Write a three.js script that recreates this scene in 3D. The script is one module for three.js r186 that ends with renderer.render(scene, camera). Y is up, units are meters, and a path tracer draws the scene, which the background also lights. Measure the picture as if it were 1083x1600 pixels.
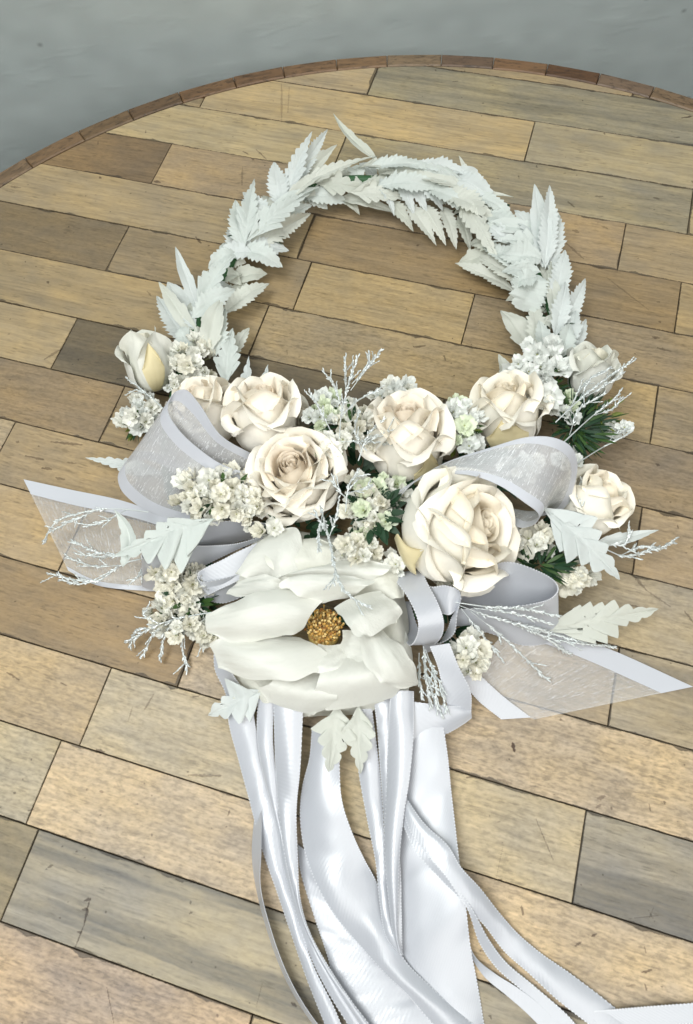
import * as THREE from 'three';
import { mergeGeometries } from 'three/addons/utils/BufferGeometryUtils.js';

// ---------------------------------------------------------------- camera, light, exposure
const scene = new THREE.Scene();
scene.background = new THREE.Color(0, 0, 0);
const renderer = new THREE.WebGLRenderer({ antialias: true });
renderer.toneMapping = THREE.LinearToneMapping;
renderer.toneMappingExposure = 1.0;
renderer.shadowMap.enabled = true;
renderer.setSize(693, 1024);

const EYE = 0.40, FOCAL = 1123.78, PITCH = 1.161621, ROLL = -0.119694;      // the table top is y = 0
const camera = new THREE.PerspectiveCamera(2 * Math.atan(800 / FOCAL) * 180 / Math.PI, 693 / 1024, 0.01, 20);
const FWD = new THREE.Vector3(0, -Math.sin(PITCH), -Math.cos(PITCH));
const R0 = new THREE.Vector3(1, 0, 0), U0 = new THREE.Vector3().crossVectors(R0, FWD);
const RIGHT = R0.clone().multiplyScalar(Math.cos(ROLL)).addScaledVector(U0, Math.sin(ROLL));
const UPV = U0.clone().multiplyScalar(Math.cos(ROLL)).addScaledVector(R0, -Math.sin(ROLL));
camera.position.set(0, EYE, 0);
camera.quaternion.setFromRotationMatrix(new THREE.Matrix4().makeBasis(RIGHT, UPV, FWD.clone().negate()));
camera.focus = 0.45; camera.userData.fStop = 20;
scene.add(camera);

const UNSEEN_LIGHTS = [
  // unseen main light, then added fill: position, target, size, strength, colour
  { at: [-0.42, 1.3, -0.02], to: [0.02, 0, -0.2], w: 0.62, h: 0.62, power: 9.6, color: [0.97, 1.0, 0.99], label: 'unseen square white light panel, the main light, high above the left side of the table' },
  { at: [0.35, 1.3, 0.85], to: [0.0, 0, -0.2], w: 1.9, h: 1.5, power: 1.4, color: [1.0, 0.985, 0.95], label: 'added wide white fill panel, out of view above the near side of the table' },
];

// ---------------------------------------------------------------- helpers
let seed = 7;
const rnd = () => { seed = (seed * 1664525 + 1013904223) >>> 0; return seed / 4294967296; };
const rr = (a, b) => a + (b - a) * rnd();
const V = (x, y, z) => new THREE.Vector3(x, y, z);
const clamp = (x, a = 0, b = 1) => Math.min(b, Math.max(a, x));
const mix = (a, b, t) => a + (b - a) * t;
const smooth = (a, b, x) => { const t = clamp((x - a) / (b - a)); return t * t * (3 - 2 * t); };
const TAB = new Float32Array(65536); for (let i = 0; i < 65536; i++) TAB[i] = rnd();
const hash2 = (x, y) => TAB[((x * 73 + y * 1259 + ((x * y) & 1023) * 31) & 65535)];
function noise(x, y) {
  const xi = Math.floor(x), yi = Math.floor(y), fx = x - xi, fy = y - yi;
  const u = fx * fx * (3 - 2 * fx), v = fy * fy * (3 - 2 * fy);
  const a = hash2(xi, yi), b = hash2(xi + 1, yi), c = hash2(xi, yi + 1), d = hash2(xi + 1, yi + 1);
  return a + (b - a) * u + (c - a) * v + (a - b - c + d) * u * v;
}
const fbm = (x, y) => noise(x * 0.94 + y * 0.34, y * 0.94 - x * 0.34) * 0.5 + noise(x * 1.6 - y * 1.35 + 7, y * 1.6 + x * 1.35 + 3) * 0.3 + noise(x * 3.2 + y * 2.9 + 1, y * 3.2 - x * 2.9 + 9) * 0.2;     // octaves turned against one another
const streak = (x, y) => noise(x, y + 0.35 * noise(x * 0.7 + 4, y * 0.12)) * 0.5 + noise(x * 1.7 + 5, y * 2.3 + 0.5 * noise(x, y * 0.2)) * 0.3 + noise(x * 3.1 + 2, y * 4.7) * 0.2;
const names = {};
function numbered(n) { names[n] = (names[n] ?? -1) + 1; return names[n] ? n + '_' + String(names[n]).padStart(3, '0') : n; }
function addMesh(name, geo, mat, parent) {
  const m = new THREE.Mesh(geo, mat); m.name = numbered(name); m.castShadow = m.receiveShadow = true; parent.add(m); return m;
}
function addGroup(name, parent) { const g = new THREE.Group(); g.name = numbered(name); parent.add(g); return g; }

// where the sight line through a point of the photograph meets the height h (mm) above the table top
function ground(px, py, hmm = 0) {
  const d = FWD.clone().addScaledVector(RIGHT, (px - 541.5) / FOCAL).addScaledVector(UPV, -(py - 800) / FOCAL);
  return d.multiplyScalar((hmm / 1000 - EYE) / d.y).add(V(0, EYE, 0));
}

// a sheet with thickness from f(u, v); uv in metres given by su, sv
function sheet(nu, nv, f, thick, su = 1, sv = 1, u0 = 0) {
  const P = [], N = [];
  for (let j = 0; j <= nv; j++) for (let i = 0; i <= nu; i++) P.push(f(i / nu, j / nv));
  const at = (i, j) => P[clamp(j, 0, nv) * (nu + 1) + clamp(i, 0, nu)];
  const a = V(), b = V();
  let last = V(0, 1, 0);
  for (let j = 0; j <= nv; j++) for (let i = 0; i <= nu; i++) {
    a.subVectors(at(i + 1, j), at(i - 1, j)); b.subVectors(at(i, j + 1), at(i, j - 1));
    const n = V().crossVectors(a, b);
    if (n.lengthSq() < 1e-20) n.copy(last); else n.normalize();
    last = n; N.push(n);
  }
  const pos = [], nor = [], uv = [], idx = [], h = thick / 2, M = (nu + 1) * (nv + 1);
  for (const s of thick ? [1, -1] : [1]) for (let k = 0; k < M; k++) {
    const p = P[k], n = N[k];
    pos.push(p.x + n.x * h * s, p.y + n.y * h * s, p.z + n.z * h * s); nor.push(n.x * s, n.y * s, n.z * s);
    uv.push((u0 + (k % (nu + 1)) / nu) * su, Math.floor(k / (nu + 1)) / nv * sv);
  }
  for (let j = 0; j < nv; j++) for (let i = 0; i < nu; i++) {
    const k = j * (nu + 1) + i, l = k + nu + 1;
    idx.push(k, k + 1, l, k + 1, l + 1, l); if (thick) idx.push(M + k, M + l, M + k + 1, M + k + 1, M + l, M + l + 1);
  }
  const rim = (k, l) => {                                     // one quad of the edge
    const o = pos.length / 3, e = V().subVectors(P[l], P[k]), n = V().crossVectors(e, N[k]).normalize();
    for (const q of [k, l, M + k, M + l]) { pos.push(pos[q * 3], pos[q * 3 + 1], pos[q * 3 + 2]); nor.push(n.x, n.y, n.z); uv.push(uv[q * 2], uv[q * 2 + 1]); }
    idx.push(o, o + 2, o + 1, o + 1, o + 2, o + 3);
  };
  if (thick) for (let i = 0; i < nu; i++) { rim(i + 1, i); rim(nv * (nu + 1) + i, nv * (nu + 1) + i + 1); }
  if (thick) for (let j = 0; j < nv; j++) { rim(j * (nu + 1), (j + 1) * (nu + 1)); rim((j + 1) * (nu + 1) + nu, j * (nu + 1) + nu); }
  const g = new THREE.BufferGeometry();
  g.setAttribute('position', new THREE.Float32BufferAttribute(pos, 3));
  g.setAttribute('normal', new THREE.Float32BufferAttribute(nor, 3));
  g.setAttribute('uv', new THREE.Float32BufferAttribute(uv, 2));
  g.setIndex(idx);
  return g;
}
function rail(pts) {                                          // smooth curve through points, by its index
  const c = pts.length > 2 ? new THREE.CatmullRomCurve3(pts, false, 'centripetal') : new THREE.LineCurve3(pts[0], pts[1]);
  return (t) => c.getPoint(clamp(t));
}
function tube(pts, r0, r1, seg = 12, rad = 6) {               // tapering tube
  const c = pts.length > 2 ? new THREE.CatmullRomCurve3(pts) : new THREE.LineCurve3(pts[0], pts[1]);
  const g = new THREE.TubeGeometry(c, seg, 1, rad, false), p = g.attributes.position, q = V();
  for (let i = 0; i <= seg; i++) {
    c.getPointAt(i / seg, q); const r = mix(r0, r1, i / seg);
    for (let k = 0; k <= rad; k++) { const n = i * (rad + 1) + k; p.setXYZ(n, q.x + (p.getX(n) - q.x) * r, q.y + (p.getY(n) - q.y) * r, q.z + (p.getZ(n) - q.z) * r); }
  }
  return g;
}
const std = (rgb, roughness, extra = {}) => new THREE.MeshPhysicalMaterial({ color: new THREE.Color().setRGB(...rgb), roughness, ...extra });
function dataTexture(w, h, fn, srgb) {
  const d = new Uint8Array(w * h * 4);
  for (let y = 0; y < h; y++) for (let x = 0; x < w; x++) { const c = fn(x, y), o = (y * w + x) * 4; d[o] = c[0]; d[o + 1] = c[1]; d[o + 2] = c[2]; d[o + 3] = c[3] ?? 255; }
  const t = new THREE.DataTexture(d, w, h); t.wrapS = t.wrapT = THREE.RepeatWrapping; t.magFilter = THREE.LinearFilter; t.minFilter = THREE.LinearMipmapLinearFilter;
  if (srgb) t.colorSpace = THREE.SRGBColorSpace; t.needsUpdate = true; return t;
}

// ---------------------------------------------------------------- light panels out of view: main light and added fill
for (const L of UNSEEN_LIGHTS) {
  const g = new THREE.Group(); g.name = numbered('unseen_light_panel'); scene.add(g);
  g.position.set(...L.at); g.userData = { label: L.label, category: 'lamp' };
  const q = new THREE.Object3D(); q.position.set(...L.at); q.lookAt(...L.to); g.quaternion.copy(q.quaternion);   // +z faces the target
  addMesh('diffuser', new THREE.BoxGeometry(L.w, L.h, 0.01), new THREE.MeshStandardMaterial({ color: 0xffffff, roughness: 0.6, emissive: new THREE.Color().setRGB(...L.color), emissiveIntensity: 1.2 }), g);
  const housing = addMesh('housing', new THREE.BoxGeometry(L.w + 0.04, L.h + 0.04, 0.03), std([0.7, 0.7, 0.7], 0.5), g); housing.position.z = -0.022;
  const light = new THREE.RectAreaLight(new THREE.Color().setRGB(...L.color), L.power, L.w, L.h); light.name = numbered('unseen_panel_glow');
  scene.add(light);
  const dir = V(...L.to).sub(V(...L.at)).normalize();
  light.position.set(...L.at).addScaledVector(dir, 0.012); light.lookAt(...L.to);
}

// ---------------------------------------------------------------- wall behind the table
{
  const bump = dataTexture(1024, 1024, (x, y) => {
    const u = x / 1024, v = y / 1024;
    const a = 0.5 + (fbm(u * 60, v * 110) - 0.5) * 0.35 + (fbm(u * 9 + 30, v * 14) - 0.5) * 0.3 + (noise(u * 150, v * 260) - 0.5) * 0.2 + smooth(0.64, 0.76, fbm(u * 46 + 5, v * 150)) * 0.4;
    const n = clamp(a) * 255; return [n, n, n];
  });
  const col = dataTexture(512, 512, (x, y) => {
    const u = x / 512, v = y / 512; let a = 0.93 + 0.05 * (fbm(u * 7, v * 14) - 0.5) + 0.05 * noise(u * 90, v * 120);
    if (noise(u * 170 + 9, v * 170) > 0.985) a *= 0.75;
    return [212 * a, 223 * a, 221 * a];
  }, true);
  bump.repeat.set(1.6, 1.6); col.repeat.set(1.6, 1.6);
  const g = new THREE.BoxGeometry(2.6, 2.0, 0.08);
  const w = addMesh('wall', g, std([0.82, 0.82, 0.82], 0.55, { map: col, bumpMap: bump, bumpScale: 0.00022 }), scene);
  w.position.set(0.05, 0.25, -0.662);
  w.userData = { kind: 'structure', label: 'grey painted plaster wall behind the round table', category: 'wall' };
}

// ---------------------------------------------------------------- the round table
const TH = 0.394021598, PW = 0.109546890 * EYE, POFF = -1.07127231 * EYE;
const CX = 0.0685607557 * EYE, CZ = -0.313060651 * EYE, RO = 1.14451969 * EYE, RI = 1.11007765 * EYE;
const TU = [Math.cos(TH), Math.sin(TH)], TN = [-Math.sin(TH), Math.cos(TH)];
const plankU = (x, z) => x * TU[0] + z * TU[1], plankN = (x, z) => x * TN[0] + z * TN[1];
const uOf = (px, py) => { const p = ground(px, py); return plankU(p.x, p.z); };
// butt joints seen in the photograph, row by row (a row lies between two long joints)
const JOINTS = {
  '-3': [[582, 127]], '-2': [[318, 155], [828, 220]], '-1': [[533, 232], [1079, 330]], '0': [[253, 254]],
  '1': [[477, 372], [1060, 477]], '2': [[183, 388], [473, 445], [731, 500]], '3': [[404, 517], [1023, 645]],
  '4': [[100, 536], [692, 634]], '5': [[997, 840]], '6': [[12, 682]], '7': [[959, 1073]], '8': [[283, 1056]],
  '9': [[149, 1104], [905, 1340]], '10': [[65, 1228]], '11': [[31, 1366]], '12': [[393, 1592]],
};
// tone of single boards: [px, py, sRGB colour, grey streaks 0..1, flecks 0..1]
const TONES = [
  [700, 150, [158, 143, 108], 0.8, 0.3], [520, 122, [176, 150, 108], 0.1, 0.2], [250, 165, [168, 144, 100], 0.1, 0.2], [600, 190, [186, 156, 104], 0.08, 0.15],
  [960, 250, [172, 152, 112], 0.15, 0.2], [330, 200, [184, 158, 108], 0.12, 0.15], [800, 290, [166, 148, 110], 0.55, 0.3], [1082, 330, [172, 150, 108], 0.2, 0.2],
  [160, 240, [134, 106, 70], 0.25, 0.4], [350, 280, [158, 136, 94], 0.35, 0.3], [950, 380, [166, 138, 98], 0.2, 0.4], [250, 310, [168, 142, 98], 0.1, 0.2],
  [700, 420, [150, 122, 80], 0.2, 0.3], [1075, 500, [172, 142, 92], 0.1, 0.3],
  [90, 370, [132, 110, 76], 0.3, 0.4], [300, 410, [156, 130, 88], 0.15, 0.25], [600, 470, [178, 146, 90], 0.05, 0.4], [770, 510, [128, 98, 66], 0.15, 0.6], [960, 550, [158, 132, 92], 0.4, 0.5],
  [150, 450, [168, 140, 92], 0.3, 0.2], [600, 550, [164, 138, 94], 0.12, 0.6], [1060, 640, [156, 132, 94], 0.2, 0.5],
  [40, 520, [174, 146, 98], 0.1, 0.2], [150, 550, [118, 100, 70], 0.5, 0.4], [900, 700, [158, 134, 98], 0.45, 0.6],
  [100, 610, [152, 124, 84], 0.3, 0.5], [900, 740, [148, 124, 90], 0.3, 0.6], [1050, 860, [172, 144, 104], 0.15, 0.5],
  [100, 720, [160, 132, 88], 0.25, 0.4], [1050, 940, [172, 150, 112], 0.25, 0.5],
  [20, 830, [168, 138, 92], 0.15, 0.4], [850, 1000, [170, 144, 104], 0.15, 0.5], [1050, 1090, [168, 146, 108], 0.6, 0.4],
  [100, 950, [154, 122, 76], 0.3, 0.35], [600, 1080, [180, 152, 112], 0.1, 0.7], [1000, 1230, [182, 154, 114], 0.25, 0.9],
  [60, 1080, [170, 142, 100], 0.12, 0.7], [250, 1140, [184, 154, 108], 0.05, 0.6], [800, 1300, [176, 154, 114], 0.1, 0.6], [1000, 1370, [146, 134, 112], 0.85, 0.35],
  [30, 1200, [172, 152, 114], 0.15, 0.7], [200, 1260, [178, 156, 120], 0.12, 0.9], [10, 1340, [138, 120, 84], 0.5, 0.4], [200, 1420, [152, 138, 110], 1.0, 0.3],
  [100, 1550, [172, 142, 108], 0.15, 0.9], [950, 1500, [182, 154, 114], 0.1, 0.8],
];
const planks = [];                                            // { row, u0, u1, tone }
for (let row = -12; row <= 18; row++) {
  const n0 = POFF + row * PW, n1 = n0 + PW, nc = plankN(CX, CZ), uc = plankU(CX, CZ);
  const near = clamp(nc, n0, n1) - nc; if (Math.abs(near) >= RI - 0.002) continue;
  const reach = Math.sqrt(RI * RI - near * near), js = (JOINTS[row] ?? []).map((p) => uOf(...p));
  if (!js.length) js.push(uc + rr(-0.12, 0.12));
  js.sort((a, b) => a - b);
  while (js[0] > uc - reach + 0.16) js.unshift(js[0] - rr(0.3, 0.36));
  while (js[js.length - 1] < uc + reach - 0.16) js.push(js[js.length - 1] + rr(0.3, 0.36));
  const ends = [uc - reach - 0.02, ...js.filter((u) => u > uc - reach + 0.012 && u < uc + reach - 0.012), uc + reach + 0.02];
  for (let i = 0; i + 1 < ends.length; i++) planks.push({ row, n0, n1, u0: ends[i], u1: ends[i + 1], tone: null, seed: planks.length });
}
for (const [px, py, c, s, f] of TONES) {
  const p = ground(px, py), u = plankU(p.x, p.z), n = plankN(p.x, p.z);
  const b = planks.find((k) => u >= k.u0 && u < k.u1 && n >= k.n0 && n < k.n1); if (b) b.tone = { c, s, f };
}
for (const b of planks) if (!b.tone) { const k = rr(0.9, 1.06); b.tone = { c: [168 * k, 141 * k, 98 * k], s: rr(0, 0.6), f: rr(0.2, 0.7) }; }

// one wood texture laid over the boards by their place on the table: colour, relief
const TX0 = -0.34, TX1 = 0.40, TZ0 = -0.60, TZ1 = 0.13, TW = 2048;
const MARKS = [                                               // cracks and scratches: px, py, px, py, width mm, darkness
  [139, 1408, 131, 1445, 0.9, 0.8], [131, 1445, 117, 1481, 0.45, 0.7], [141, 1406, 133, 1407, 1.2, 0.8], [137, 1421, 129, 1421, 1, 0.7], [126, 1457, 121, 1456, 1.2, 0.7],
  [802, 1162, 804, 1174, 1.6, 0.95], [838, 1280, 866, 1347, 0.45, 0.5], [787, 1318, 775, 1375, 0.25, 0.45], [925, 1463, 932, 1459, 1, 0.8], [900, 1478, 908, 1472, 0.9, 0.6], [1003, 1520, 1018, 1515, 0.9, 0.7], [980, 1541, 993, 1539, 0.8, 0.4],
  [985, 893, 1010, 922, 1.3, 0.5], [1010, 922, 1048, 948, 0.9, 0.4], [985, 945, 1003, 950, 1.0, 0.6], [1070, 955, 1083, 972, 1, 0.5], [940, 1003, 1010, 1022, 1.1, 0.6],
  [225, 1110, 240, 1085, 0.8, 0.4], [200, 1128, 207, 1105, 0.4, 0.4], [10, 1050, 30, 1062, 1.1, 0.6], [93, 1066, 104, 1071, 0.7, 0.6], [150, 1172, 162, 1175, 1.6, 0.75], [295, 1211, 345, 1212, 1.1, 0.5], [356, 1274, 359, 1266, 0.8, 0.6], [156, 1236, 161, 1238, 1, 0.5],
  [75, 1355, 82, 1352, 1, 0.6], [296, 1428, 301, 1425, 0.8, 0.6], [166, 1540, 178, 1600, 0.4, 0.6], [410, 1536, 400, 1575, 0.3, 0.4], [456, 1568, 462, 1572, 1.2, 0.8],
  [393, 247, 397, 250, 1.4, 0.5], [400, 233, 416, 248, 1.1, 0.55], [380, 236, 389, 241, 1.2, 0.6], [440, 130, 440, 190, 1.3, 0.3], [452, 135, 450, 175, 0.8, 0.3], [379, 260, 378, 290, 1.3, 0.35],
  [306, 370, 314, 380, 1.5, 0.7], [241, 283, 250, 285, 1.8, 0.7], [156, 276, 158, 278, 1.4, 0.7], [74, 440, 76, 442, 1.6, 0.7], [12, 290, 32, 293, 1.2, 0.5], [8, 297, 22, 300, 1.2, 0.4],
  [888, 315, 898, 323, 1.4, 0.6], [930, 306, 942, 306, 1.6, 0.5], [1022, 308, 1030, 310, 1.6, 0.5], [885, 380, 912, 404, 1.4, 0.45], [948, 433, 1014, 484, 0.9, 0.35], [940, 353, 950, 357, 1.3, 0.4], [896, 360, 904, 362, 2, 0.4], [1020, 526, 1030, 528, 1.5, 0.6], [1028, 543, 1048, 548, 1.3, 0.5],
  [1066, 184, 1083, 181, 1.3, 0.8], [40, 712, 68, 718, 1.4, 0.6], [66, 731, 80, 733, 1.6, 0.6], [88, 746, 100, 749, 1.5, 0.5], [105, 722, 120, 724, 1, 0.5], [80, 690, 128, 695, 1.4, 0.55], [26, 690, 30, 691, 1.6, 0.5], [1026, 725, 1030, 727, 1.8, 0.6], [230, 455, 236, 462, 1.2, 0.4], [70, 560, 96, 545, 1.6, 0.45],
  [700, 1115, 712, 1130, 0.5, 0.3], [935, 1248, 945, 1244, 1.5, 0.5], [932, 1262, 940, 1257, 1.2, 0.5], [778, 1218, 800, 1224, 1.4, 0.4], [1013, 1420, 1025, 1443, 0.25, 0.5], [975, 1436, 1030, 1430, 0.25, 0.4], [1022, 1418, 1015, 1434, 0.25, 0.5],
];
const marks = MARKS.map(([a, b, c, d, w, k]) => { const p = ground(a, b), q = ground(c, d); return { x0: p.x, z0: p.z, dx: q.x - p.x, dz: q.z - p.z, w: w / 2000, k }; });
const colour = new Uint8Array(TW * TW * 4), relief = new Uint8Array(TW * TW * 4);
const rows = {}; for (const b of planks) (rows[b.row] ??= []).push(b);
const lin = (c) => Math.pow(c / 255, 2.2) * 1.08, srgb = (c) => 255 * Math.pow(clamp(c), 1 / 2.2);
for (const b of planks) { const c = b.tone.c, m = c[0] * 0.4 + c[1] * 0.4 + c[2] * 0.2; b.lin = c.map((x, i) => lin(mix(m, x, b.row >= 6 ? 0.68 : 0.73) * (b.row >= 6 ? 1.03 : 0.985))); }
for (let j = 0; j < TW; j++) for (let i = 0; i < TW; i++) {
  const x = mix(TX0, TX1, (i + 0.5) / TW), z = mix(TZ0, TZ1, (j + 0.5) / TW), o = (j * TW + i) * 4;
  if (Math.hypot(x - CX, z - CZ) > RI + 0.004) continue;
  const u = plankU(x, z), n = plankN(x, z), row = Math.floor((n - POFF) / PW), list = rows[row]; if (!list) continue;
  let b = list[list.length - 1]; for (const k of list) if (u < k.u1) { b = k; break; }
  const s = b.seed * 13.7, v = n - b.n0, { s: grey, f: fleck } = b.tone;
  const wob = v + 0.005 * (fbm(u * 11 + s, v * 22) - 0.5) + 0.0012 * (fbm(u * 60 + s, v * 90) - 0.5);
  const long = streak(u * 9 + s, wob * 170 + s), fine = streak(u * 40 + s, wob * 760 + s), wide = streak(u * 4 + s * 3, wob * 60);
  const fl = fbm(u * 420 + wob * 300 + s, wob * 1000 - u * 80), pore = streak(u * 150 + s, v * 1100 + s * 2), patch = fbm(u * 15 + s, v * 30 + s), mott = fbm(u * 60 + s, v * 95 + s * 2);
  let k = 1 + 0.30 * (long - 0.5) + 0.52 * (fine - 0.5) + 0.42 * (patch - 0.5) + 0.20 * (mott - 0.5);
  k *= 1 - fleck * 0.30 * smooth(0.48, 0.74, fl) + fleck * 0.16 * smooth(0.46, 0.28, fl);
  k *= 1 - 0.30 * smooth(0.60, 0.74, pore) * (0.4 + 0.6 * smooth(0.4, 0.65, mott));
  const st = smooth(0.44, 0.64, wide * 0.5 + long * 0.5) * (0.25 + 1.1 * fine) * grey;
  const warm = (patch - 0.5) * 0.34 + (mott - 0.5) * 0.2;
  let r = b.lin[0] * k * (1 + warm * 0.35), g = b.lin[1] * k, bl = b.lin[2] * k * (1 - warm);
  r *= 1 - 0.60 * st; g *= 1 - 0.575 * st; bl *= 1 - 0.52 * st;
  let h = 0.62 + 0.12 * (long - 0.5) + 0.12 * (fine - 0.5) + 0.14 * (pore - 0.5) - 0.12 * st;
  // blackened, chipped edges along the joints
  const e = Math.min(v, PW - v, u - b.u0, b.u1 - u), bite = 0.00012 + 0.0034 * Math.pow(clamp(fbm(u * 60 + s, row * 9 + v * 20) - 0.36) * 1.7, 2.4) + 0.00035 * noise(u * 700, v * 700);
  if (e < bite) { r = mix(r, 0.03, 0.72); g = mix(g, 0.022, 0.72); bl = mix(bl, 0.014, 0.72); h -= 0.25; }
  for (const m of marks) {
    const ax = x - m.x0, az = z - m.z0; if (Math.abs(ax) > 0.04 || Math.abs(az) > 0.06) continue;
    const t = clamp((ax * m.dx + az * m.dz) / (m.dx * m.dx + m.dz * m.dz)), d = Math.hypot(ax - t * m.dx, az - t * m.dz);
    const w = m.w * (0.35 + 1.1 * noise(x * 900 + 5, z * 900)) * (0.5 + 0.8 * Math.sin(Math.PI * clamp(t, 0.08, 0.92)));
    if (d < w) { r *= 1 - m.k * 0.85; g *= 1 - m.k * 0.9; bl *= 1 - m.k * 0.92; h -= 0.2; }
  }
  if (noise(x * 260 + 3, z * 310 + 8) > 0.976) { r *= 0.45; g *= 0.42; bl *= 0.4; }
  colour[o] = srgb(r); colour[o + 1] = srgb(g); colour[o + 2] = srgb(bl); colour[o + 3] = 255;
  relief[o] = relief[o + 1] = relief[o + 2] = clamp(h) * 255; relief[o + 3] = 255;
}
const asTexture = (d, cs) => { const t = new THREE.DataTexture(d, TW, TW); t.magFilter = THREE.LinearFilter; t.minFilter = THREE.LinearMipmapLinearFilter; t.wrapS = t.wrapT = THREE.MirroredRepeatWrapping; if (cs) t.colorSpace = THREE.SRGBColorSpace; t.needsUpdate = true; return t; };
const woodMap = asTexture(colour, true), woodBump = asTexture(relief, false);
const wood = std([1, 1, 1], 0.5, { map: woodMap, bumpMap: woodBump, bumpScale: 0.0006, specularIntensity: 0.8 });

const table = new THREE.Group(); table.name = 'round_table'; scene.add(table);
table.position.set(CX, 0, CZ);
table.userData = { label: 'round wooden table of worn light brown boards with a darker rim', category: 'table' };
function prism(poly, top, depth, cham, uvFn) {                // convex outline [x, z] anticlockwise seen from above, with a chamfered top edge
  const n = poly.length, c = poly.reduce((a, p) => [a[0] + p[0] / n, a[1] + p[1] / n], [0, 0]);
  const inner = poly.map((p, i) => {
    const a = poly[(i + n - 1) % n], b = poly[(i + 1) % n];
    const e0 = [p[0] - a[0], p[1] - a[1]], e1 = [b[0] - p[0], b[1] - p[1]], l0 = Math.hypot(...e0) || 1, l1 = Math.hypot(...e1) || 1;
    let nx = e0[1] / l0 + e1[1] / l1, nz = -e0[0] / l0 - e1[0] / l1; const l = Math.hypot(nx, nz) || 1; nx /= l; nz /= l;
    const to = (c[0] - p[0]) * nx + (c[1] - p[1]) * nz > 0 ? 1 : -1;
    return [p[0] + nx * to * cham * 1.3, p[1] + nz * to * cham * 1.3];
  });
  const pos = [], uv = [], idx = [];
  const put = (p, y) => { pos.push(p[0], y, p[1]); uv.push(...uvFn(p[0], p[1])); return pos.length / 3 - 1; };
  const t0 = inner.map((p) => put(p, top));
  for (let i = 1; i + 1 < n; i++) idx.push(t0[0], t0[i + 1], t0[i]);
  const ring = (P, y, Q, yq) => { for (let i = 0; i < n; i++) { const k = (i + 1) % n, a = put(P[i], y), b = put(P[k], y), d = put(Q[i], yq), e = put(Q[k], yq); idx.push(a, b, d, b, e, d); } };
  ring(inner, top, poly, top - cham); ring(poly, top - cham, poly, top - depth);
  const g = new THREE.BufferGeometry();
  g.setAttribute('position', new THREE.Float32BufferAttribute(pos, 3)); g.setAttribute('uv', new THREE.Float32BufferAttribute(uv, 2)); g.setIndex(idx);
  g.computeVertexNormals();
  // make sure the faces look outwards
  const nn = g.attributes.normal; if (nn.getY(0) < 0) { for (let i = 0; i < idx.length; i += 3) { const s = idx[i]; idx[i] = idx[i + 1]; idx[i + 1] = s; } g.setIndex(idx); g.computeVertexNormals(); }
  return g;
}
const woodUV = (x, z) => [(x + CX - TX0) / (TX1 - TX0), (z + CZ - TZ0) / (TZ1 - TZ0)];
const GAP = 0.00021;
for (const b of planks) {
  // the board's rectangle, cut by the round of the rim
  const n0 = b.n0 + GAP - plankN(CX, CZ), n1 = b.n1 - GAP - plankN(CX, CZ), u0 = b.u0 + GAP - plankU(CX, CZ), u1 = b.u1 - GAP - plankU(CX, CZ), R = RI - 0.0007;
  const pts = [], half = (n) => Math.sqrt(Math.max(0, R * R - n * n));
  const nn0 = Math.max(n0, -R + 1e-4), nn1 = Math.min(n1, R - 1e-4); if (nn1 <= nn0) continue;
  const open = (n) => Math.min(u1, half(n)) - Math.max(u0, -half(n)) > 0.0008;
  const ns = []; for (let k = 0; k <= 24; k++) { const n = mix(nn0, nn1, k / 24); if (open(n)) ns.push(n); }
  for (const n of ns) pts.push([Math.min(u1, half(n)), n]);
  for (const n of ns.reverse()) pts.push([Math.max(u0, -half(n)), n]);
  const poly = []; for (const p of pts) { const q = poly[poly.length - 1]; if (!q || Math.hypot(p[0] - q[0], p[1] - q[1]) > 5e-4) poly.push(p); }
  let area = 0; poly.forEach((p, i) => { const q = poly[(i + 1) % poly.length]; area += p[0] * q[1] - q[0] * p[1]; });
  if (poly.length < 3 || Math.abs(area) < 4e-5) continue;
  const world = poly.map(([u, n]) => [u * TU[0] + n * TN[0], u * TU[1] + n * TN[1]]);
  addMesh('plank', prism(world, hash2(b.seed, 5) * 0.0004 - 0.0004, 0.009, 0.0003, woodUV), wood, table);
}
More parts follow.
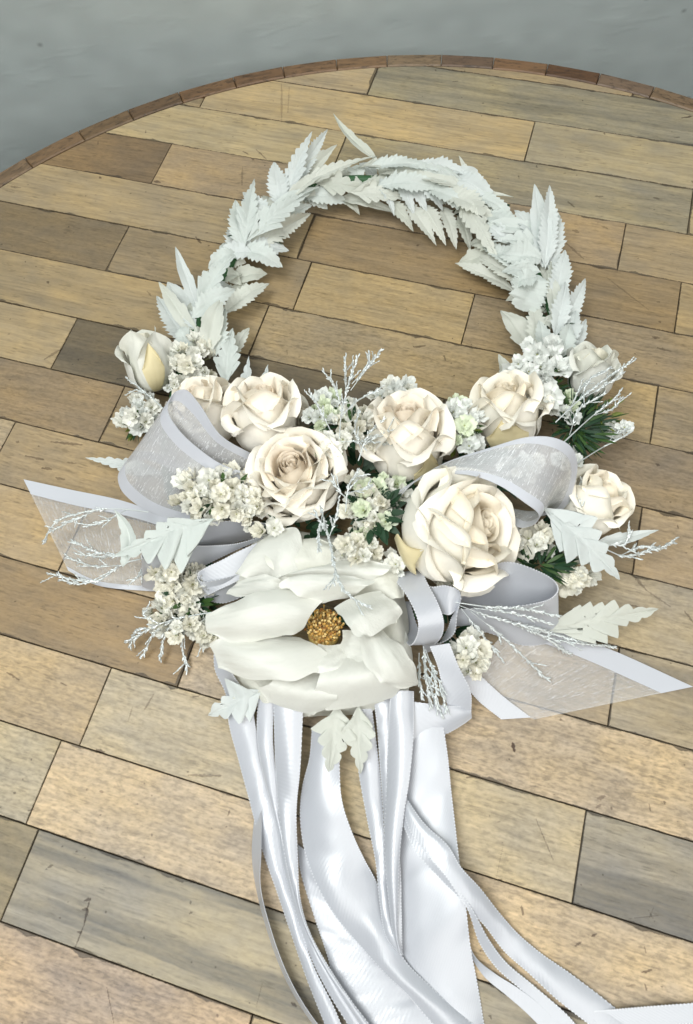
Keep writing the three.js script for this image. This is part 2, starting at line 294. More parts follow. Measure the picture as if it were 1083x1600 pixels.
{
  const base = addMesh('table_base', new THREE.CylinderGeometry(RO - 0.003, RO - 0.003, 0.02, 96), std([0.05, 0.035, 0.022], 0.9), table); base.position.y = -0.0165;
  // rim blocks: joints seen in the photograph, the rest at the same spacing
  const seen = [[48, 258, 1], [127, 211, 1], [205, 180, 1], [284, 155, 1], [368, 131, 1], [444, 115, 1], [526, 99, 1], [605, 94, 1], [690, 92, 1], [771, 98, 1], [854, 110, 1], [934, 126, 1], [1019, 144, 1]];
  const ang = seen.map(([px, py]) => { const p = ground(px, py); return Math.atan2(p.z - CZ, p.x - CX); });
  const tones = [[132, 100, 64], [122, 94, 60], [112, 84, 54], [128, 92, 56], [126, 90, 56], [134, 98, 62], [140, 104, 66], [140, 114, 82], [116, 90, 68], [138, 98, 60], [106, 70, 40], [128, 102, 78], [132, 104, 72]];
  const step = (ang[ang.length - 1] - ang[0]) / (ang.length - 1), a0 = ang[0], a1 = ang[ang.length - 1];
  const more = Math.round((2 * Math.PI - (a1 - a0)) / step); const all = [...ang]; for (let k = 1; k < more; k++) all.push(a1 + (2 * Math.PI - (a1 - a0)) * k / more);
  const grain = dataTexture(512, 512, (x, y) => { const u = x / 512, v = y / 512, k = 0.72 + 0.5 * fbm(u * 14, v * 60) - 0.25 * smooth(0.6, 0.75, fbm(u * 40, v * 90 + 7)); return [255 * clamp(k), 250 * clamp(k), 245 * clamp(k)]; }, true);
  const mats = tones.map((c) => std(c.map((x) => lin(mix(c[1], x, 0.7)) * 0.9), 0.5, { map: grain, bumpMap: grain, bumpScale: 0.0003 }));
  all.forEach((a, i) => {
    const b = (i + 1 < all.length ? all[i + 1] : all[0] + 2 * Math.PI) - 0.0005, s = a + 0.0005, poly = [];
    for (let k = 0; k <= 6; k++) { const t = mix(s, b, k / 6); poly.push([Math.cos(t) * RO, Math.sin(t) * RO]); }
    for (let k = 6; k >= 0; k--) { const t = mix(s, b, k / 6); poly.push([Math.cos(t) * (RI + 0.0004), Math.sin(t) * (RI + 0.0004)]); }
    const off = i * 0.37;
    addMesh('rim_block', prism(poly, -0.0001 + hash2(i, 3) * 0.0004, 0.026, 0.0008, (x, z) => [Math.atan2(z, x) * 3 + off, Math.hypot(x, z) * 9 + off]), mats[i < 13 ? i : i % 13], table);
  });
  const apron = addMesh('apron', new THREE.CylinderGeometry(RO - 0.06, RO - 0.06, 0.06, 64, 1, true), std([0.16, 0.1, 0.06], 0.6, { side: THREE.DoubleSide }), table); apron.position.y = -0.056;
}

// ---------------------------------------------------------------- the floral wreath
const wreath = new THREE.Group(); wreath.name = 'floral_wreath'; scene.add(wreath);
const ORG = ground(560, 760); wreath.position.copy(ORG);
wreath.userData = { label: 'white floral wreath of roses, bleached leaves and satin ribbon lying on the table', category: 'flower wreath' };
const at = (px, py, h = 0) => ground(px, py, h).sub(ORG);
const ats = (list) => list.map((p) => at(...p));

// materials
const veins = dataTexture(256, 256, (x, y) => { const u = x / 256, v = y / 256, n = 120 + 70 * (fbm(u * 30, v * 6) - 0.5) + 60 * (noise(u * 70, v * 30) - 0.5) + 60 * (fbm(u * 5 + 9, v * 5) - 0.5); return [n, n, n]; });
const twill = dataTexture(128, 128, (x, y) => { const n = 128 + 60 * Math.sin((x + y) / 128 * Math.PI * 2 * 8) + 40 * (TAB[(x * 131 + y * 17) & 65535] - 0.5); return [n, n, n]; });
veins.repeat.set(22, 22); twill.repeat.set(60, 60);
const M = {
  satin: std([0.50, 0.52, 0.565], 0.32, { sheen: 0.2, sheenRoughness: 0.5, sheenColor: new THREE.Color(0.9, 0.93, 1), specularIntensity: 1.0, ior: 1.95, bumpMap: twill, bumpScale: 0.00006, thickness: 0 }),
  picot: std([0.70, 0.715, 0.75], 0.6),
  organzaEdge: std([0.68, 0.70, 0.75], 0.4, { sheen: 0.2, sheenRoughness: 0.5, sheenColor: new THREE.Color(1, 1, 1), transmission: 0.2, thickness: 0 }),
  leaf: [[0.66, 0.71, 0.675], [0.67, 0.69, 0.62], [0.69, 0.735, 0.72], [0.60, 0.625, 0.55]].map((c) => std(c, 0.62, { side: THREE.DoubleSide, bumpMap: veins, bumpScale: 0.0003, transmission: 0.18 })),
  cream: [[0.95, 0.91, 0.82], [0.95, 0.89, 0.775], [0.95, 0.85, 0.71]].map((c) => std(c, 0.6, { side: THREE.DoubleSide, bumpMap: veins, bumpScale: 0.0002, transmission: 0.06 })),
  ivory: [[0.95, 0.915, 0.82], [0.95, 0.895, 0.775], [0.95, 0.865, 0.71]].map((c) => std(c, 0.6, { side: THREE.DoubleSide, bumpMap: veins, bumpScale: 0.0002, transmission: 0.06 })),
  yellowPetal: std([0.84, 0.74, 0.46], 0.65, { side: THREE.DoubleSide, transmission: 0.25 }),
  white: [[0.79, 0.795, 0.735], [0.78, 0.78, 0.70], [0.79, 0.76, 0.64]].map((c) => std(c, 0.6, { side: THREE.DoubleSide, bumpMap: veins, bumpScale: 0.00035, transmission: 0.12 })),
  floret: [[0.90, 0.90, 0.84], [0.88, 0.86, 0.76], [0.90, 0.92, 0.89], [0.84, 0.90, 0.72]].map((c) => std(c, 0.75, { side: THREE.DoubleSide, transmission: 0.1 })),
  calyx: std([0.34, 0.36, 0.18], 0.8),
  silver: std([0.72, 0.76, 0.755], 0.36, { metalness: 0.45 }), silverStem: std([0.62, 0.66, 0.66], 0.42, { metalness: 0.4 }),
  green: [std([0.012, 0.05, 0.018], 0.55, { transmission: 0.1 }), std([0.045, 0.11, 0.018], 0.55, { transmission: 0.2 }), std([0.22, 0.27, 0.04], 0.6, { transmission: 0.3 })],
  greyGreen: std([0.20, 0.25, 0.21], 0.65), tape: std([0.03, 0.10, 0.035], 0.6), anther: [std([0.55, 0.31, 0.07], 0.85), std([0.74, 0.54, 0.22], 0.85), std([0.30, 0.13, 0.03], 0.9)], receptacle: std([0.62, 0.44, 0.14], 0.8),
};
// organza: a sheer weave, its threads cover only part of what lies behind
const weave = dataTexture(1024, 1024, (x, y) => {
  const u = x / 1024, v = y / 1024;
  const a = 0.5 + 0.5 * Math.sin(u * Math.PI * 2 * 150), b = 0.5 + 0.5 * Math.sin(v * Math.PI * 2 * 150);
  const k = 0.31 + 0.08 * a + 0.08 * b + 0.08 * (noise(u * 10, v * 170) - 0.5) + 0.45 * smooth(0.64, 0.82, noise(u * 16, v * 210) * 0.6 + noise(u * 60, v * 420) * 0.4) + 0.06 * (noise(u * 300, v * 30) - 0.5);  // denser streaks put the sparkle of the cloth into its opacity
  const n = clamp(k, 0.12, 0.95) * 255; return [n, n, n];
});
const threads = dataTexture(1024, 1024, (x, y) => { const u = x / 1024, v = y / 1024, n = 255 * clamp(0.5 + 0.5 * (noise(u * 7, v * 90) - 0.5) + 0.25 * (noise(u * 30, v * 260) - 0.5)); return [n, n, n]; });
weave.repeat.set(14, 14); threads.repeat.set(14, 14);
M.organza = std([0.87, 0.88, 0.90], 0.3, { metalness: 0.2, transparent: true, alphaMap: weave, bumpMap: threads, bumpScale: 0.00018, side: THREE.DoubleSide });
M.organzaThin = std([0.86, 0.86, 0.86], 0.32, { metalness: 0.2, transparent: true, opacity: 0.5, alphaMap: weave, bumpMap: threads, bumpScale: 0.00025, side: THREE.DoubleSide });

// ---- hoop
{
  const path = ats([[268, 640, 12], [285, 570, 13], [318, 490, 15], [365, 405, 17], [430, 325, 19], [520, 285, 20], [620, 285, 20], [710, 308, 20], [780, 355, 19], [838, 430, 17], [872, 515, 15], [900, 620, 12], [905, 720, 9], [860, 840, 7], [760, 920, 7], [620, 965, 7], [470, 960, 7], [340, 900, 7], [270, 780, 8], [258, 690, 10]]);
  addMesh('hoop', new THREE.TubeGeometry(new THREE.CatmullRomCurve3(path, true), 160, 0.0032, 8, true), M.tape, wreath).userData.label = 'green wrapped wire hoop under the leaves';
}

// ---- leaves
// base and tip: [px, py, mm]; w: full width in mm; arch: bow of the midrib in mm; roll: turn about the midrib
function leaf(base, tip, w, type, { roll = 0, arch = 3, fold = 0.25, mat = 0, cup = 0, side = 0, bias = 0 } = {}) {
  const A = at(...base), B = at(...tip), T = V().subVectors(B, A), L = T.length(); T.normalize();
  const up = V(0, 1, 0.25).applyAxisAngle(T, roll), S = V().crossVectors(T, up).normalize(), N = V().crossVectors(S, T).normalize();
  const C = V().addVectors(A, B).multiplyScalar(0.5).addScaledVector(N, arch / 500).addScaledVector(S, side / 500);
  const W = w / 2000, sd = rnd() * 50, twist = (hash2(Math.floor(base[0]), Math.floor(tip[1])) - 0.5) * (type === 'lobed' ? 0.3 : 1.1);
  const K = { serr: { n: Math.max(7, Math.round(L / 0.0036)), d: 0.26, sl: 0.10, fine: 0 }, smooth: { n: 9, d: 0.05, sl: 0.04, fine: 0 }, lobed: { n: Math.max(4, Math.round(L / 0.0098)), d: 0.74, sl: 0.34, fine: 0.06 }, deep: { n: Math.max(4, Math.round(L / 0.0072)), d: 0.42, sl: 0.26, fine: 0.06 }, fan: { n: 12, d: 0.16, sl: 0.02, fine: 0.05 } }[type];
  const shape = (s) => type === 'fan' ? Math.pow(Math.sin(Math.PI * Math.min(1, 0.08 + s * 0.80)), 0.6) : type === 'lobed' || type === 'deep' ? Math.pow(clamp(1 - s), 0.95) * smooth(-0.06, 0.24, s) * 1.25 + 0.03 * (1 - s) : Math.pow(Math.sin(Math.PI * Math.pow(clamp(s * 0.985 + 0.015), 0.72)), 0.85);
  const nv = K.n * (type === 'lobed' || type === 'deep' ? 10 : 5), nu = 12;
  const q0 = V(), f = (uu, v) => {
    const u = uu * 2 - 1, a = Math.abs(u), ph = v * K.n + (u > 0 ? 0.42 : 0), fr = ph - Math.floor(ph), id = Math.floor(ph);
    const kd = K.d * (type === 'lobed' ? 1 - 0.55 * smooth(0.6, 0.85, v) : 1);
    let tooth = type === 'lobed' || type === 'deep' ? (fr < 0.62 ? Math.pow(Math.sin(Math.PI / 2 * fr / 0.62), 0.75) : Math.pow(Math.cos(Math.PI / 2 * (fr - 0.62) / 0.38), 0.7)) : fr < 0.8 ? fr / 0.8 : (1 - fr) / 0.2;
    let w0 = W * (1 + bias * (u > 0 ? 1 : -1)) * shape(v) * (1 - kd + kd * tooth) * ((type === 'lobed' ? 0.74 : 0.86) + (type === 'lobed' ? 0.5 : 0.28) * TAB[(id * 37 + (u > 0 ? 7 : 0) + Math.floor(sd * 99)) & 65535]);
    if (K.fine) { const g = (v * K.n * 4) % 1; w0 *= 1 - K.fine * (1 - g); }
    const s = clamp(v * (1 - K.sl * 0.6 * (1 - v)) + K.sl * a * a * 0.75 * Math.pow(1 - v, 0.8), 0, 1.0), r = 1 - s;
    q0.set(0, 0, 0).addScaledVector(A, r * r).addScaledVector(C, 2 * r * s).addScaledVector(B, s * s);
    const wave = 0.10 * w0 * Math.sin(v * 9 + sd + u * 2) + 0.16 * w0 * a * (noise(v * 6 + sd, u * 2 + 4) - 0.5);
    const tw = twist * v; return q0.clone().addScaledVector(S, u * w0 * Math.cos(tw)).addScaledVector(N, u * w0 * Math.sin(tw) + a * w0 * fold + cup * w0 * a * a + wave - (a < 0.1 ? 0.0006 : 0) + (type === 'lobed' || type === 'deep' ? 0.12 * w0 * a * (tooth - 0.5) : 0));
  };
  return addMesh('leaf', sheet(nu, nv, f, 0, W * 2, L), M.leaf[mat], wreath);
}
const LEAVES = [
  // left arc, from the flowers upwards: base, tip, width mm, type, options
  [[312, 490, 16], [274, 385, 26], 9, 'smooth', { fold: 0.5, mat: 2, arch: 2 }],
  [[312, 535, 14], [248, 440, 20], 11, 'smooth', { fold: 0.4, mat: 1, arch: 3 }],
  [[300, 545, 10], [245, 462, 8], 16, 'serr', { mat: 2, arch: 2 }],
  [[300, 500, 8], [262, 440, 12], 14, 'smooth', { mat: 2 }],
  [[306, 482, 20], [368, 398, 26], 17, 'deep', { fold: 0.3, mat: 0, arch: 5 }],
  [[300, 498, 24], [368, 452, 26], 17, 'serr', { fold: 0.2, mat: 0, arch: 4 }],
  [[325, 552, 22], [346, 468, 28], 15, 'smooth', { fold: 0.35, mat: 1, arch: 5 }],
  [[335, 560, 20], [352, 482, 22], 15, 'serr', { mat: 0, arch: 5 }],
  [[348, 490, 12], [421, 443, 9], 17, 'serr', { mat: 1, arch: 4 }],
  [[362, 436, 12], [418, 428, 8], 13, 'smooth', { mat: 3, arch: 3 }],
  [[352, 425, 14], [378, 446, 12], 9, 'smooth', { mat: 3, arch: 2 }],
  [[345, 460, 10], [405, 452, 5], 12, 'serr', { mat: 3, arch: 2 }],
  [[352, 606, 18], [364, 512, 22], 19, 'deep', { mat: 0, arch: 4 }],
  [[360, 560, 10], [390, 512, 10], 12, 'serr', { mat: 1 }],
  [[386, 622, 18], [389, 556, 26], 10, 'deep', { mat: 2 }],
  [[408, 634, 18], [419, 569, 26], 10, 'deep', { mat: 2 }],
  [[380, 396, 22], [368, 312, 26], 15, 'serr', { mat: 0, arch: 3 }],
  [[383, 384, 24], [398, 279, 30], 17, 'deep', { mat: 0, arch: 4 }],
  [[384, 378, 26], [488, 300, 24], 21, 'deep', { mat: 0, arch: 5, fold: 0.15 }],
  [[420, 345, 24], [380, 300, 26], 16, 'serr', { mat: 2, arch: 3 }],
  [[440, 330, 22], [428, 253, 28], 16, 'serr', { mat: 2, arch: 3 }],
  [[428, 350, 20], [488, 321, 16], 11, 'serr', { mat: 0, arch: 3 }],
  [[382, 390, 20], [486, 333, 12], 16, 'serr', { mat: 1, arch: 6, fold: 0.5, roll: 0.5 }],
  [[378, 388, 20], [442, 418, 14], 18, 'serr', { mat: 0, arch: 5 }],
  [[372, 390, 20], [452, 392, 12], 16, 'serr', { mat: 2, arch: 4 }],
  [[395, 395, 20], [338, 398, 22], 15, 'serr', { mat: 2, arch: 3 }],
  [[370, 395, 22], [325, 420, 22], 14, 'serr', { mat: 0, arch: 4 }],
  // crown
  [[446, 312, 24], [488, 205, 34], 16, 'deep', { mat: 2, arch: 4 }],
  [[450, 310, 24], [512, 202, 26], 12, 'serr', { mat: 2, arch: 2, fold: 0.4 }],
  [[452, 305, 22], [527, 226, 22], 10, 'smooth', { mat: 1, arch: 2, fold: 0.5 }],
  [[448, 310, 27], [520, 262, 26], 9, 'smooth', { mat: 1, arch: 2, fold: 0.5 }],
  [[460, 300, 22], [590, 244, 26], 14, 'deep', { mat: 1, arch: 6, fold: 0.3 }],
  [[590, 250, 24], [521, 177, 36], 8, 'smooth', { mat: 3, arch: 2, fold: 0.5, side: -4 }],
  [[470, 300, 16], [512, 327, 10], 14, 'serr', { mat: 0, arch: 3 }],
  [[420, 328, 26], [500, 292, 24], 8, 'smooth', { mat: 0, arch: 3 }],
  [[490, 285, 24], [590, 300, 18], 18, 'deep', { mat: 3, arch: 5, roll: 0.4 }],
  [[470, 305, 18], [545, 318, 12], 15, 'serr', { mat: 0, arch: 4 }],
  [[530, 310, 14], [622, 335, 10], 10, 'smooth', { mat: 1, arch: 4, fold: 0.4 }],
  [[538, 310, 12], [562, 336, 8], 9, 'smooth', { mat: 3 }],
  [[560, 262, 24], [640, 275, 26], 15, 'deep', { mat: 1, arch: 5, roll: -0.3 }],
  [[738, 302, 26], [592, 272, 26], 18, 'deep', { mat: 1, arch: 6, roll: 0.35 }],
  [[735, 285, 28], [604, 258, 30], 16, 'deep', { mat: 0, arch: 4, roll: -0.5 }],
  [[594, 278, 24], [616, 338, 16], 10, 'serr', { mat: 2, arch: 4 }],
  [[620, 280, 24], [648, 338, 16], 10, 'serr', { mat: 2, arch: 4 }],
  [[640, 285, 24], [667, 332, 16], 10, 'serr', { mat: 2, arch: 4 }],
  [[660, 288, 25], [692, 330, 18], 12, 'serr', { mat: 2, arch: 4 }],
  [[664, 292, 26], [745, 338, 22], 16, 'serr', { mat: 0, arch: 5 }],
  [[606, 312, 16], [646, 362, 8], 10, 'serr', { mat: 3, arch: 4 }],
  [[632, 315, 16], [682, 384, 8], 12, 'serr', { mat: 1, arch: 4 }],
  [[655, 315, 16], [697, 384, 8], 11, 'serr', { mat: 1, arch: 4 }],
  [[690, 322, 16], [713, 390, 8], 12, 'serr', { mat: 1, arch: 4 }],
  [[716, 335, 15], [735, 394, 8], 11, 'serr', { mat: 3, arch: 4 }],
  [[705, 270, 26], [768, 300, 24], 12, 'smooth', { mat: 2, arch: 4, fold: 0.4 }],
  [[735, 285, 24], [717, 243, 32], 4, 'smooth', { mat: 1, arch: 1 }],
  [[735, 303, 24], [803, 308, 28], 4, 'smooth', { mat: 1, arch: 2 }],
  [[720, 305, 26], [782, 415, 20], 19, 'deep', { mat: 1, arch: 5, roll: 0.3 }],
  [[725, 300, 26], [805, 345, 24], 13, 'serr', { mat: 0, arch: 4, roll: -0.3 }],
  [[775, 398, 14], [716, 412, 8], 14, 'smooth', { mat: 3, arch: 3 }],
  [[806, 458, 10], [711, 411, 10], 12, 'serr', { mat: 1, arch: 3, roll: 0.3 }],
  [[545, 300, 24], [640, 312, 18], 17, 'deep', { mat: 1, arch: 5, roll: 0.3 }],
  [[575, 262, 28], [690, 268, 30], 15, 'serr', { mat: 0, arch: 5, roll: -0.2 }],
  [[590, 290, 26], [690, 296, 26], 16, 'serr', { mat: 0, arch: 6 }],
  [[640, 262, 28], [735, 275, 28], 15, 'serr', { mat: 2, arch: 5, roll: -0.2 }],
  [[560, 285, 20], [640, 305, 14], 14, 'serr', { mat: 3, arch: 4 }],
  [[690, 300, 26], [775, 350, 24], 19, 'serr', { mat: 1, arch: 6 }],
  [[700, 275, 26], [780, 318, 26], 14, 'serr', { mat: 2, arch: 5 }],
  [[752, 335, 24], [832, 372, 24], 16, 'serr', { mat: 0, arch: 5 }],
  [[770, 390, 18], [735, 380, 14], 14, 'serr', { mat: 3, arch: 4 }],
  [[815, 445, 18], [742, 400, 12], 13, 'serr', { mat: 1, arch: 4 }],
  [[808, 425, 22], [748, 378, 16], 13, 'serr', { mat: 0, arch: 4 }],
  [[822, 412, 24], [772, 398, 20], 14, 'serr', { mat: 0, arch: 4 }],
  [[800, 385, 24], [752, 350, 24], 12, 'serr', { mat: 2, arch: 4 }],
  // right arc
  [[848, 418, 22], [835, 287, 36], 14, 'smooth', { mat: 2, arch: 3, fold: 0.35 }],
  [[852, 420, 22], [859, 289, 38], 15, 'serr', { mat: 2, arch: 3, fold: 0.35 }],
  [[858, 425, 20], [870, 330, 26], 15, 'serr', { mat: 2, arch: 3, fold: 0.35 }],
  [[850, 395, 24], [804, 328, 28], 16, 'serr', { mat: 2, arch: 4 }],
  [[845, 366, 26], [752, 352, 26], 12, 'smooth', { mat: 0, arch: 4 }],
  [[850, 385, 26], [766, 378, 24], 15, 'deep', { mat: 0, arch: 5 }],
  [[846, 405, 26], [782, 400, 22], 17, 'fan', { mat: 0, arch: 4 }],
  [[845, 425, 24], [784, 425, 20], 14, 'serr', { mat: 0, arch: 4 }],
  [[832, 428, 26], [818, 486, 18], 27, 'fan', { mat: 0, arch: 5 }],
  [[838, 432, 30], [800, 447, 26], 15, 'fan', { mat: 0, arch: 4 }],
  [[848, 455, 18], [790, 470, 10], 14, 'serr', { mat: 1, arch: 4 }],
  [[863, 485, 18], [883, 390, 26], 15, 'serr', { mat: 2, arch: 4 }],
  [[855, 445, 18], [880, 396, 18], 10, 'serr', { mat: 3, arch: 3 }],
  [[872, 532, 14], [915, 435, 20], 14, 'serr', { mat: 2, arch: 4 }],
  [[866, 528, 20], [884, 440, 26], 13, 'serr', { mat: 2, arch: 4 }],
  [[868, 500, 20], [858, 425, 24], 10, 'smooth', { mat: 1, arch: 3 }],
  [[828, 545, 10], [782, 485, 12], 16, 'smooth', { mat: 1, arch: 4 }],
  [[838, 545, 16], [832, 474, 16], 14, 'serr', { mat: 1, arch: 4 }],
  [[850, 552, 14], [842, 500, 22], 12, 'serr', { mat: 0 }],
  [[878, 555, 16], [900, 485, 20], 15, 'serr', { mat: 2, arch: 3 }],
  [[890, 560, 12], [916, 498, 16], 9, 'serr', { mat: 2, arch: 3 }],
  [[876, 560, 22], [890, 505, 24], 14, 'serr', { mat: 0, arch: 3 }],
  [[798, 606, 10], [779, 553, 20], 10, 'smooth', { mat: 1, arch: 2 }],
  // around the flowers
  [[262, 742, 6], [133, 715, 8], 12, 'deep', { mat: 2, arch: 3 }],
  [[336, 810, 44], [178, 868, 36], 31, 'lobed', { mat: 0, arch: 4, fold: 0.12, bias: -0.45 }],
  [[192, 886, 34], [178, 796, 44], 9, 'smooth', { mat: 0, arch: -3, fold: 0.5, side: 5 }],
  [[846, 790, 42], [969, 906, 26], 33, 'lobed', { mat: 2, arch: 5, fold: 0.15 }],
  [[850, 985, 16], [1029, 951, 14], 28, 'lobed', { mat: 1, arch: 4, fold: 0.15 }],
  [[930, 850, 20], [1030, 828, 24], 7, 'smooth', { mat: 2, arch: -2 }],
  [[528, 1100, 22], [514, 1213, 14], 24, 'deep', { mat: 1, arch: 4, fold: 0.1 }],
  [[560, 1100, 22], [563, 1210, 12], 19, 'deep', { mat: 1, arch: 4, fold: 0.15 }],
  [[412, 1078, 22], [325, 1118, 14], 26, 'lobed', { mat: 2, arch: 3, fold: 0.1 }],
  [[400, 1090, 18], [360, 1110, 14], 18, 'deep', { mat: 1, arch: 3 }],
];
for (const [b, t, w, ty, o] of LEAVES) leaf(b, t, w, ty, o);
// small bleached leaves pressed under the others along the hoop
{
  const spine = new THREE.CatmullRomCurve3([[285, 575], [318, 490], [365, 405], [430, 325], [520, 285], [620, 288], [710, 312], [780, 360], [838, 430], [868, 520]].map(([x, y]) => V(x, y, 0)));
  for (let i = 0; i < 64; i++) {
    const t = (i + rnd()) / 64, p = spine.getPointAt(t), d = spine.getTangentAt(t), s = i % 2 ? 1 : -1;
    const nx = -d.y * s, ny = d.x * s, fw = rr(0.3, 1.0) * (t < 0.5 ? 1 : -1), l = rr(22, 36);
    leaf([p.x, p.y, rr(12, 20)], [p.x + nx * l * 0.8 + d.x * fw * l, p.y + ny * l * 0.8 + d.y * fw * l, rr(8, 18)], rr(9, 15), i % 3 ? 'serr' : 'smooth', { mat: [1, 3, 0, 1, 2][i % 5], arch: 4 });
  }
}

// ---- ribbons: two edges traced in the place, [px, py, mm]
function ribbon(name, left, right, mat, { nu = 10, nv = 60, bow = 0, edges = null, picot = true, label, wave = 0, thick = 0.0003 } = {}) {
  const l = rail(ats(left)), r = rail(ats(right)), sd = rnd() * 30;
  let len = 0; { let p = null; for (let k = 0; k <= 40; k++) { const q = V().addVectors(l(k / 40), r(k / 40)).multiplyScalar(0.5); if (p) len += p.distanceTo(q); p = q; } }
  const wid = l(0.5).distanceTo(r(0.5));
  const surf = (u, v) => {
    const a = l(v), b = r(v), p = a.clone().lerp(b, u);
    p.y += (bow * 4 * u * (1 - u) + wave * (noise(v * 7 + sd, u * 1.6 + sd) - 0.5) * 2 * Math.min(1, 6 * Math.min(v, 1 - v)) + (wave ? 0.5 : 0) * (noise(v * 26 + sd, u * 2.2 + v * 9) - 0.5) * Math.min(1, 6 * Math.min(v, 1 - v))) / 1000;
    return p;
  };
  const part = (u0, u1, n) => sheet(n, nv, (u, v) => surf(mix(u0, u1, u), v), thick, (u1 - u0) * wid, len, 0);
  if (edges) {
    const [e0, e1] = Array.isArray(edges) ? edges : [edges, edges];
    const m = addMesh(name, part(e0, 1 - e1, nu), mat, wreath); if (label) m.userData.label = label;
    for (const [a, b] of [[0, e0], [1 - e1, 1]]) if (b > a) addMesh('satin_edge', part(a, b, 3), M.organzaEdge, m);
    return m;
  }
  const m = addMesh(name, part(0, 1, nu), mat, wreath); if (label) m.userData.label = label;
  if (picot) {
    const bits = [], box = new THREE.BoxGeometry(0.0006, 0.0005, 0.0006), o = new THREE.Object3D();
    const count = Math.min(280, Math.floor(len / 0.0014));
    for (const [e, s] of [[0, -1], [1, 1]]) for (let k = 0; k < count; k++) {
      const v = (k + 0.5) / count, p = surf(e, v), q = surf(e, Math.min(1, v + 0.004)), w = surf(e ? 0.9 : 0.1, v);
      const out = V().subVectors(p, w).normalize(), tan = V().subVectors(q, p).normalize(); if (tan.lengthSq() < 0.5 || out.lengthSq() < 0.5) continue;
      const nrm = V().crossVectors(out, tan).normalize(); o.matrix.makeBasis(out, nrm, V().crossVectors(out, nrm)).setPosition(p.addScaledVector(out, -0.0001).addScaledVector(nrm, s * 0));
      bits.push(box.clone().applyMatrix4(o.matrix));
    }
    addMesh('picot_edge', mergeGeometries(bits), M.picot, m).userData.kind = 'stuff';
  }
  return m;
}
// tails
const TAIL = 'satin_ribbon_tail';
ribbon(TAIL, [[630, 1150, 12], [628, 1250, 6], [625, 1330, 5], [624, 1400, 4], [628, 1490, 2], [655, 1540, 1.2], [690, 1580, 1], [740, 1640, 1]],
  [[690, 1120, 16], [699, 1180, 12], [704, 1230, 9], [711, 1290, 9], [718, 1350, 12], [727, 1412, 12], [735, 1479, 6], [746, 1539, 2], [756, 1600, 1], [764, 1650, 1]], M.satin, { bow: 2, nu: 16, label: 'broad white satin ribbon tail', wave: 1.2 });
ribbon(TAIL, [[466, 1320, 1], [470, 1362, 1], [492, 1434, 1], [509, 1484, 1], [526, 1542, 1], [560, 1600, 1], [585, 1640, 1]],
  [[500, 1345, 3], [520, 1390, 2], [545, 1440, 1.5], [572, 1480, 1.5], [600, 1515, 1.2], [632, 1548, 1.2], [656, 1576, 1.2], [700, 1625, 1]], M.satin, { bow: 1, wave: 0.6 });
ribbon(TAIL, [[488, 1140, 16], [484, 1185, 12], [473, 1228, 9], [469, 1275, 7], [476, 1330, 6], [492, 1375, 6], [520, 1425, 5], [546, 1459, 4], [573, 1489, 3.5], [605, 1523, 3], [636, 1552, 2.5], [660, 1580, 2], [700, 1625, 2]],
  [[528, 1140, 16], [530, 1185, 15], [534, 1250, 15], [552, 1306, 12], [569, 1343, 8], [590, 1384, 5], [604, 1445, 5], [634, 1503, 5], [675, 1544, 4], [738, 1600, 3], [765, 1625, 3]], M.satin, { bow: 3, nu: 14, label: 'white satin ribbon tail swirling under the others', wave: 1.6 });
ribbon(TAIL, [[404, 1225, 2], [394, 1330, 2], [400, 1385, 2], [418, 1455, 2], [442, 1520, 2], [470, 1572, 2], [500, 1615, 2]],
  [[410, 1225, 3], [408, 1330, 10], [407, 1385, 11], [424, 1455, 11], [448, 1520, 10], [475, 1570, 9], [507, 1615, 8]], M.satin, { picot: false, label: 'narrow white ribbon tail standing on its edge' });
ribbon(TAIL, [[357, 1100, 16], [358, 1130, 13], [375, 1195, 7], [392, 1258, 4], [408, 1320, 3], [430, 1385, 3], [452, 1450, 3], [478, 1525, 3], [508, 1600, 3], [530, 1650, 3]],
  [[394, 1100, 16], [398, 1130, 13], [410, 1185, 8], [424, 1240, 6], [438, 1305, 5], [454, 1380, 4], [470, 1450, 5], [490, 1510, 6], [524, 1580, 6], [552, 1650, 5]], M.satin, { bow: 1.5, wave: 0.8 });
ribbon(TAIL, [[404, 1085, 20], [402, 1150, 13], [412, 1210, 9], [424, 1255, 7], [435, 1300, 6], [441, 1345, 5], [455, 1400, 5], [480, 1480, 5], [510, 1545, 5], [560, 1625, 4]],
  [[430, 1085, 20], [426, 1150, 14], [432, 1215, 10], [440, 1270, 8], [448, 1320, 7], [458, 1372, 7], [474, 1432, 7], [500, 1490, 7], [535, 1555, 6], [586, 1630, 5]], M.satin, { bow: 1, wave: 0.8 });
ribbon(TAIL, [[428, 1090, 22], [430, 1180, 15], [434, 1240, 10], [446, 1340, 8], [460, 1400, 7], [476, 1450, 7], [502, 1505, 7], [532, 1555, 6], [578, 1625, 5]],
  [[474, 1095, 22], [469, 1200, 16], [463, 1265, 11], [465, 1340, 9], [469, 1405, 9], [483, 1455, 9], [513, 1510, 8], [546, 1560, 8], [600, 1630, 7]], M.satin, { bow: 1.5, wave: 0.8 });
ribbon(TAIL, [[552, 1075, 16], [556, 1130, 13], [560, 1200, 9], [574, 1280, 5], [587, 1345, 6], [594, 1412, 7], [603, 1462, 7], [626, 1492, 6]],
  [[576, 1075, 17], [584, 1130, 14], [592, 1195, 11], [597, 1250, 7], [603, 1345, 7], [610, 1430, 8], [619, 1470, 8], [630, 1492, 6]], M.satin, { bow: 1, picot: true, wave: 0.6 });
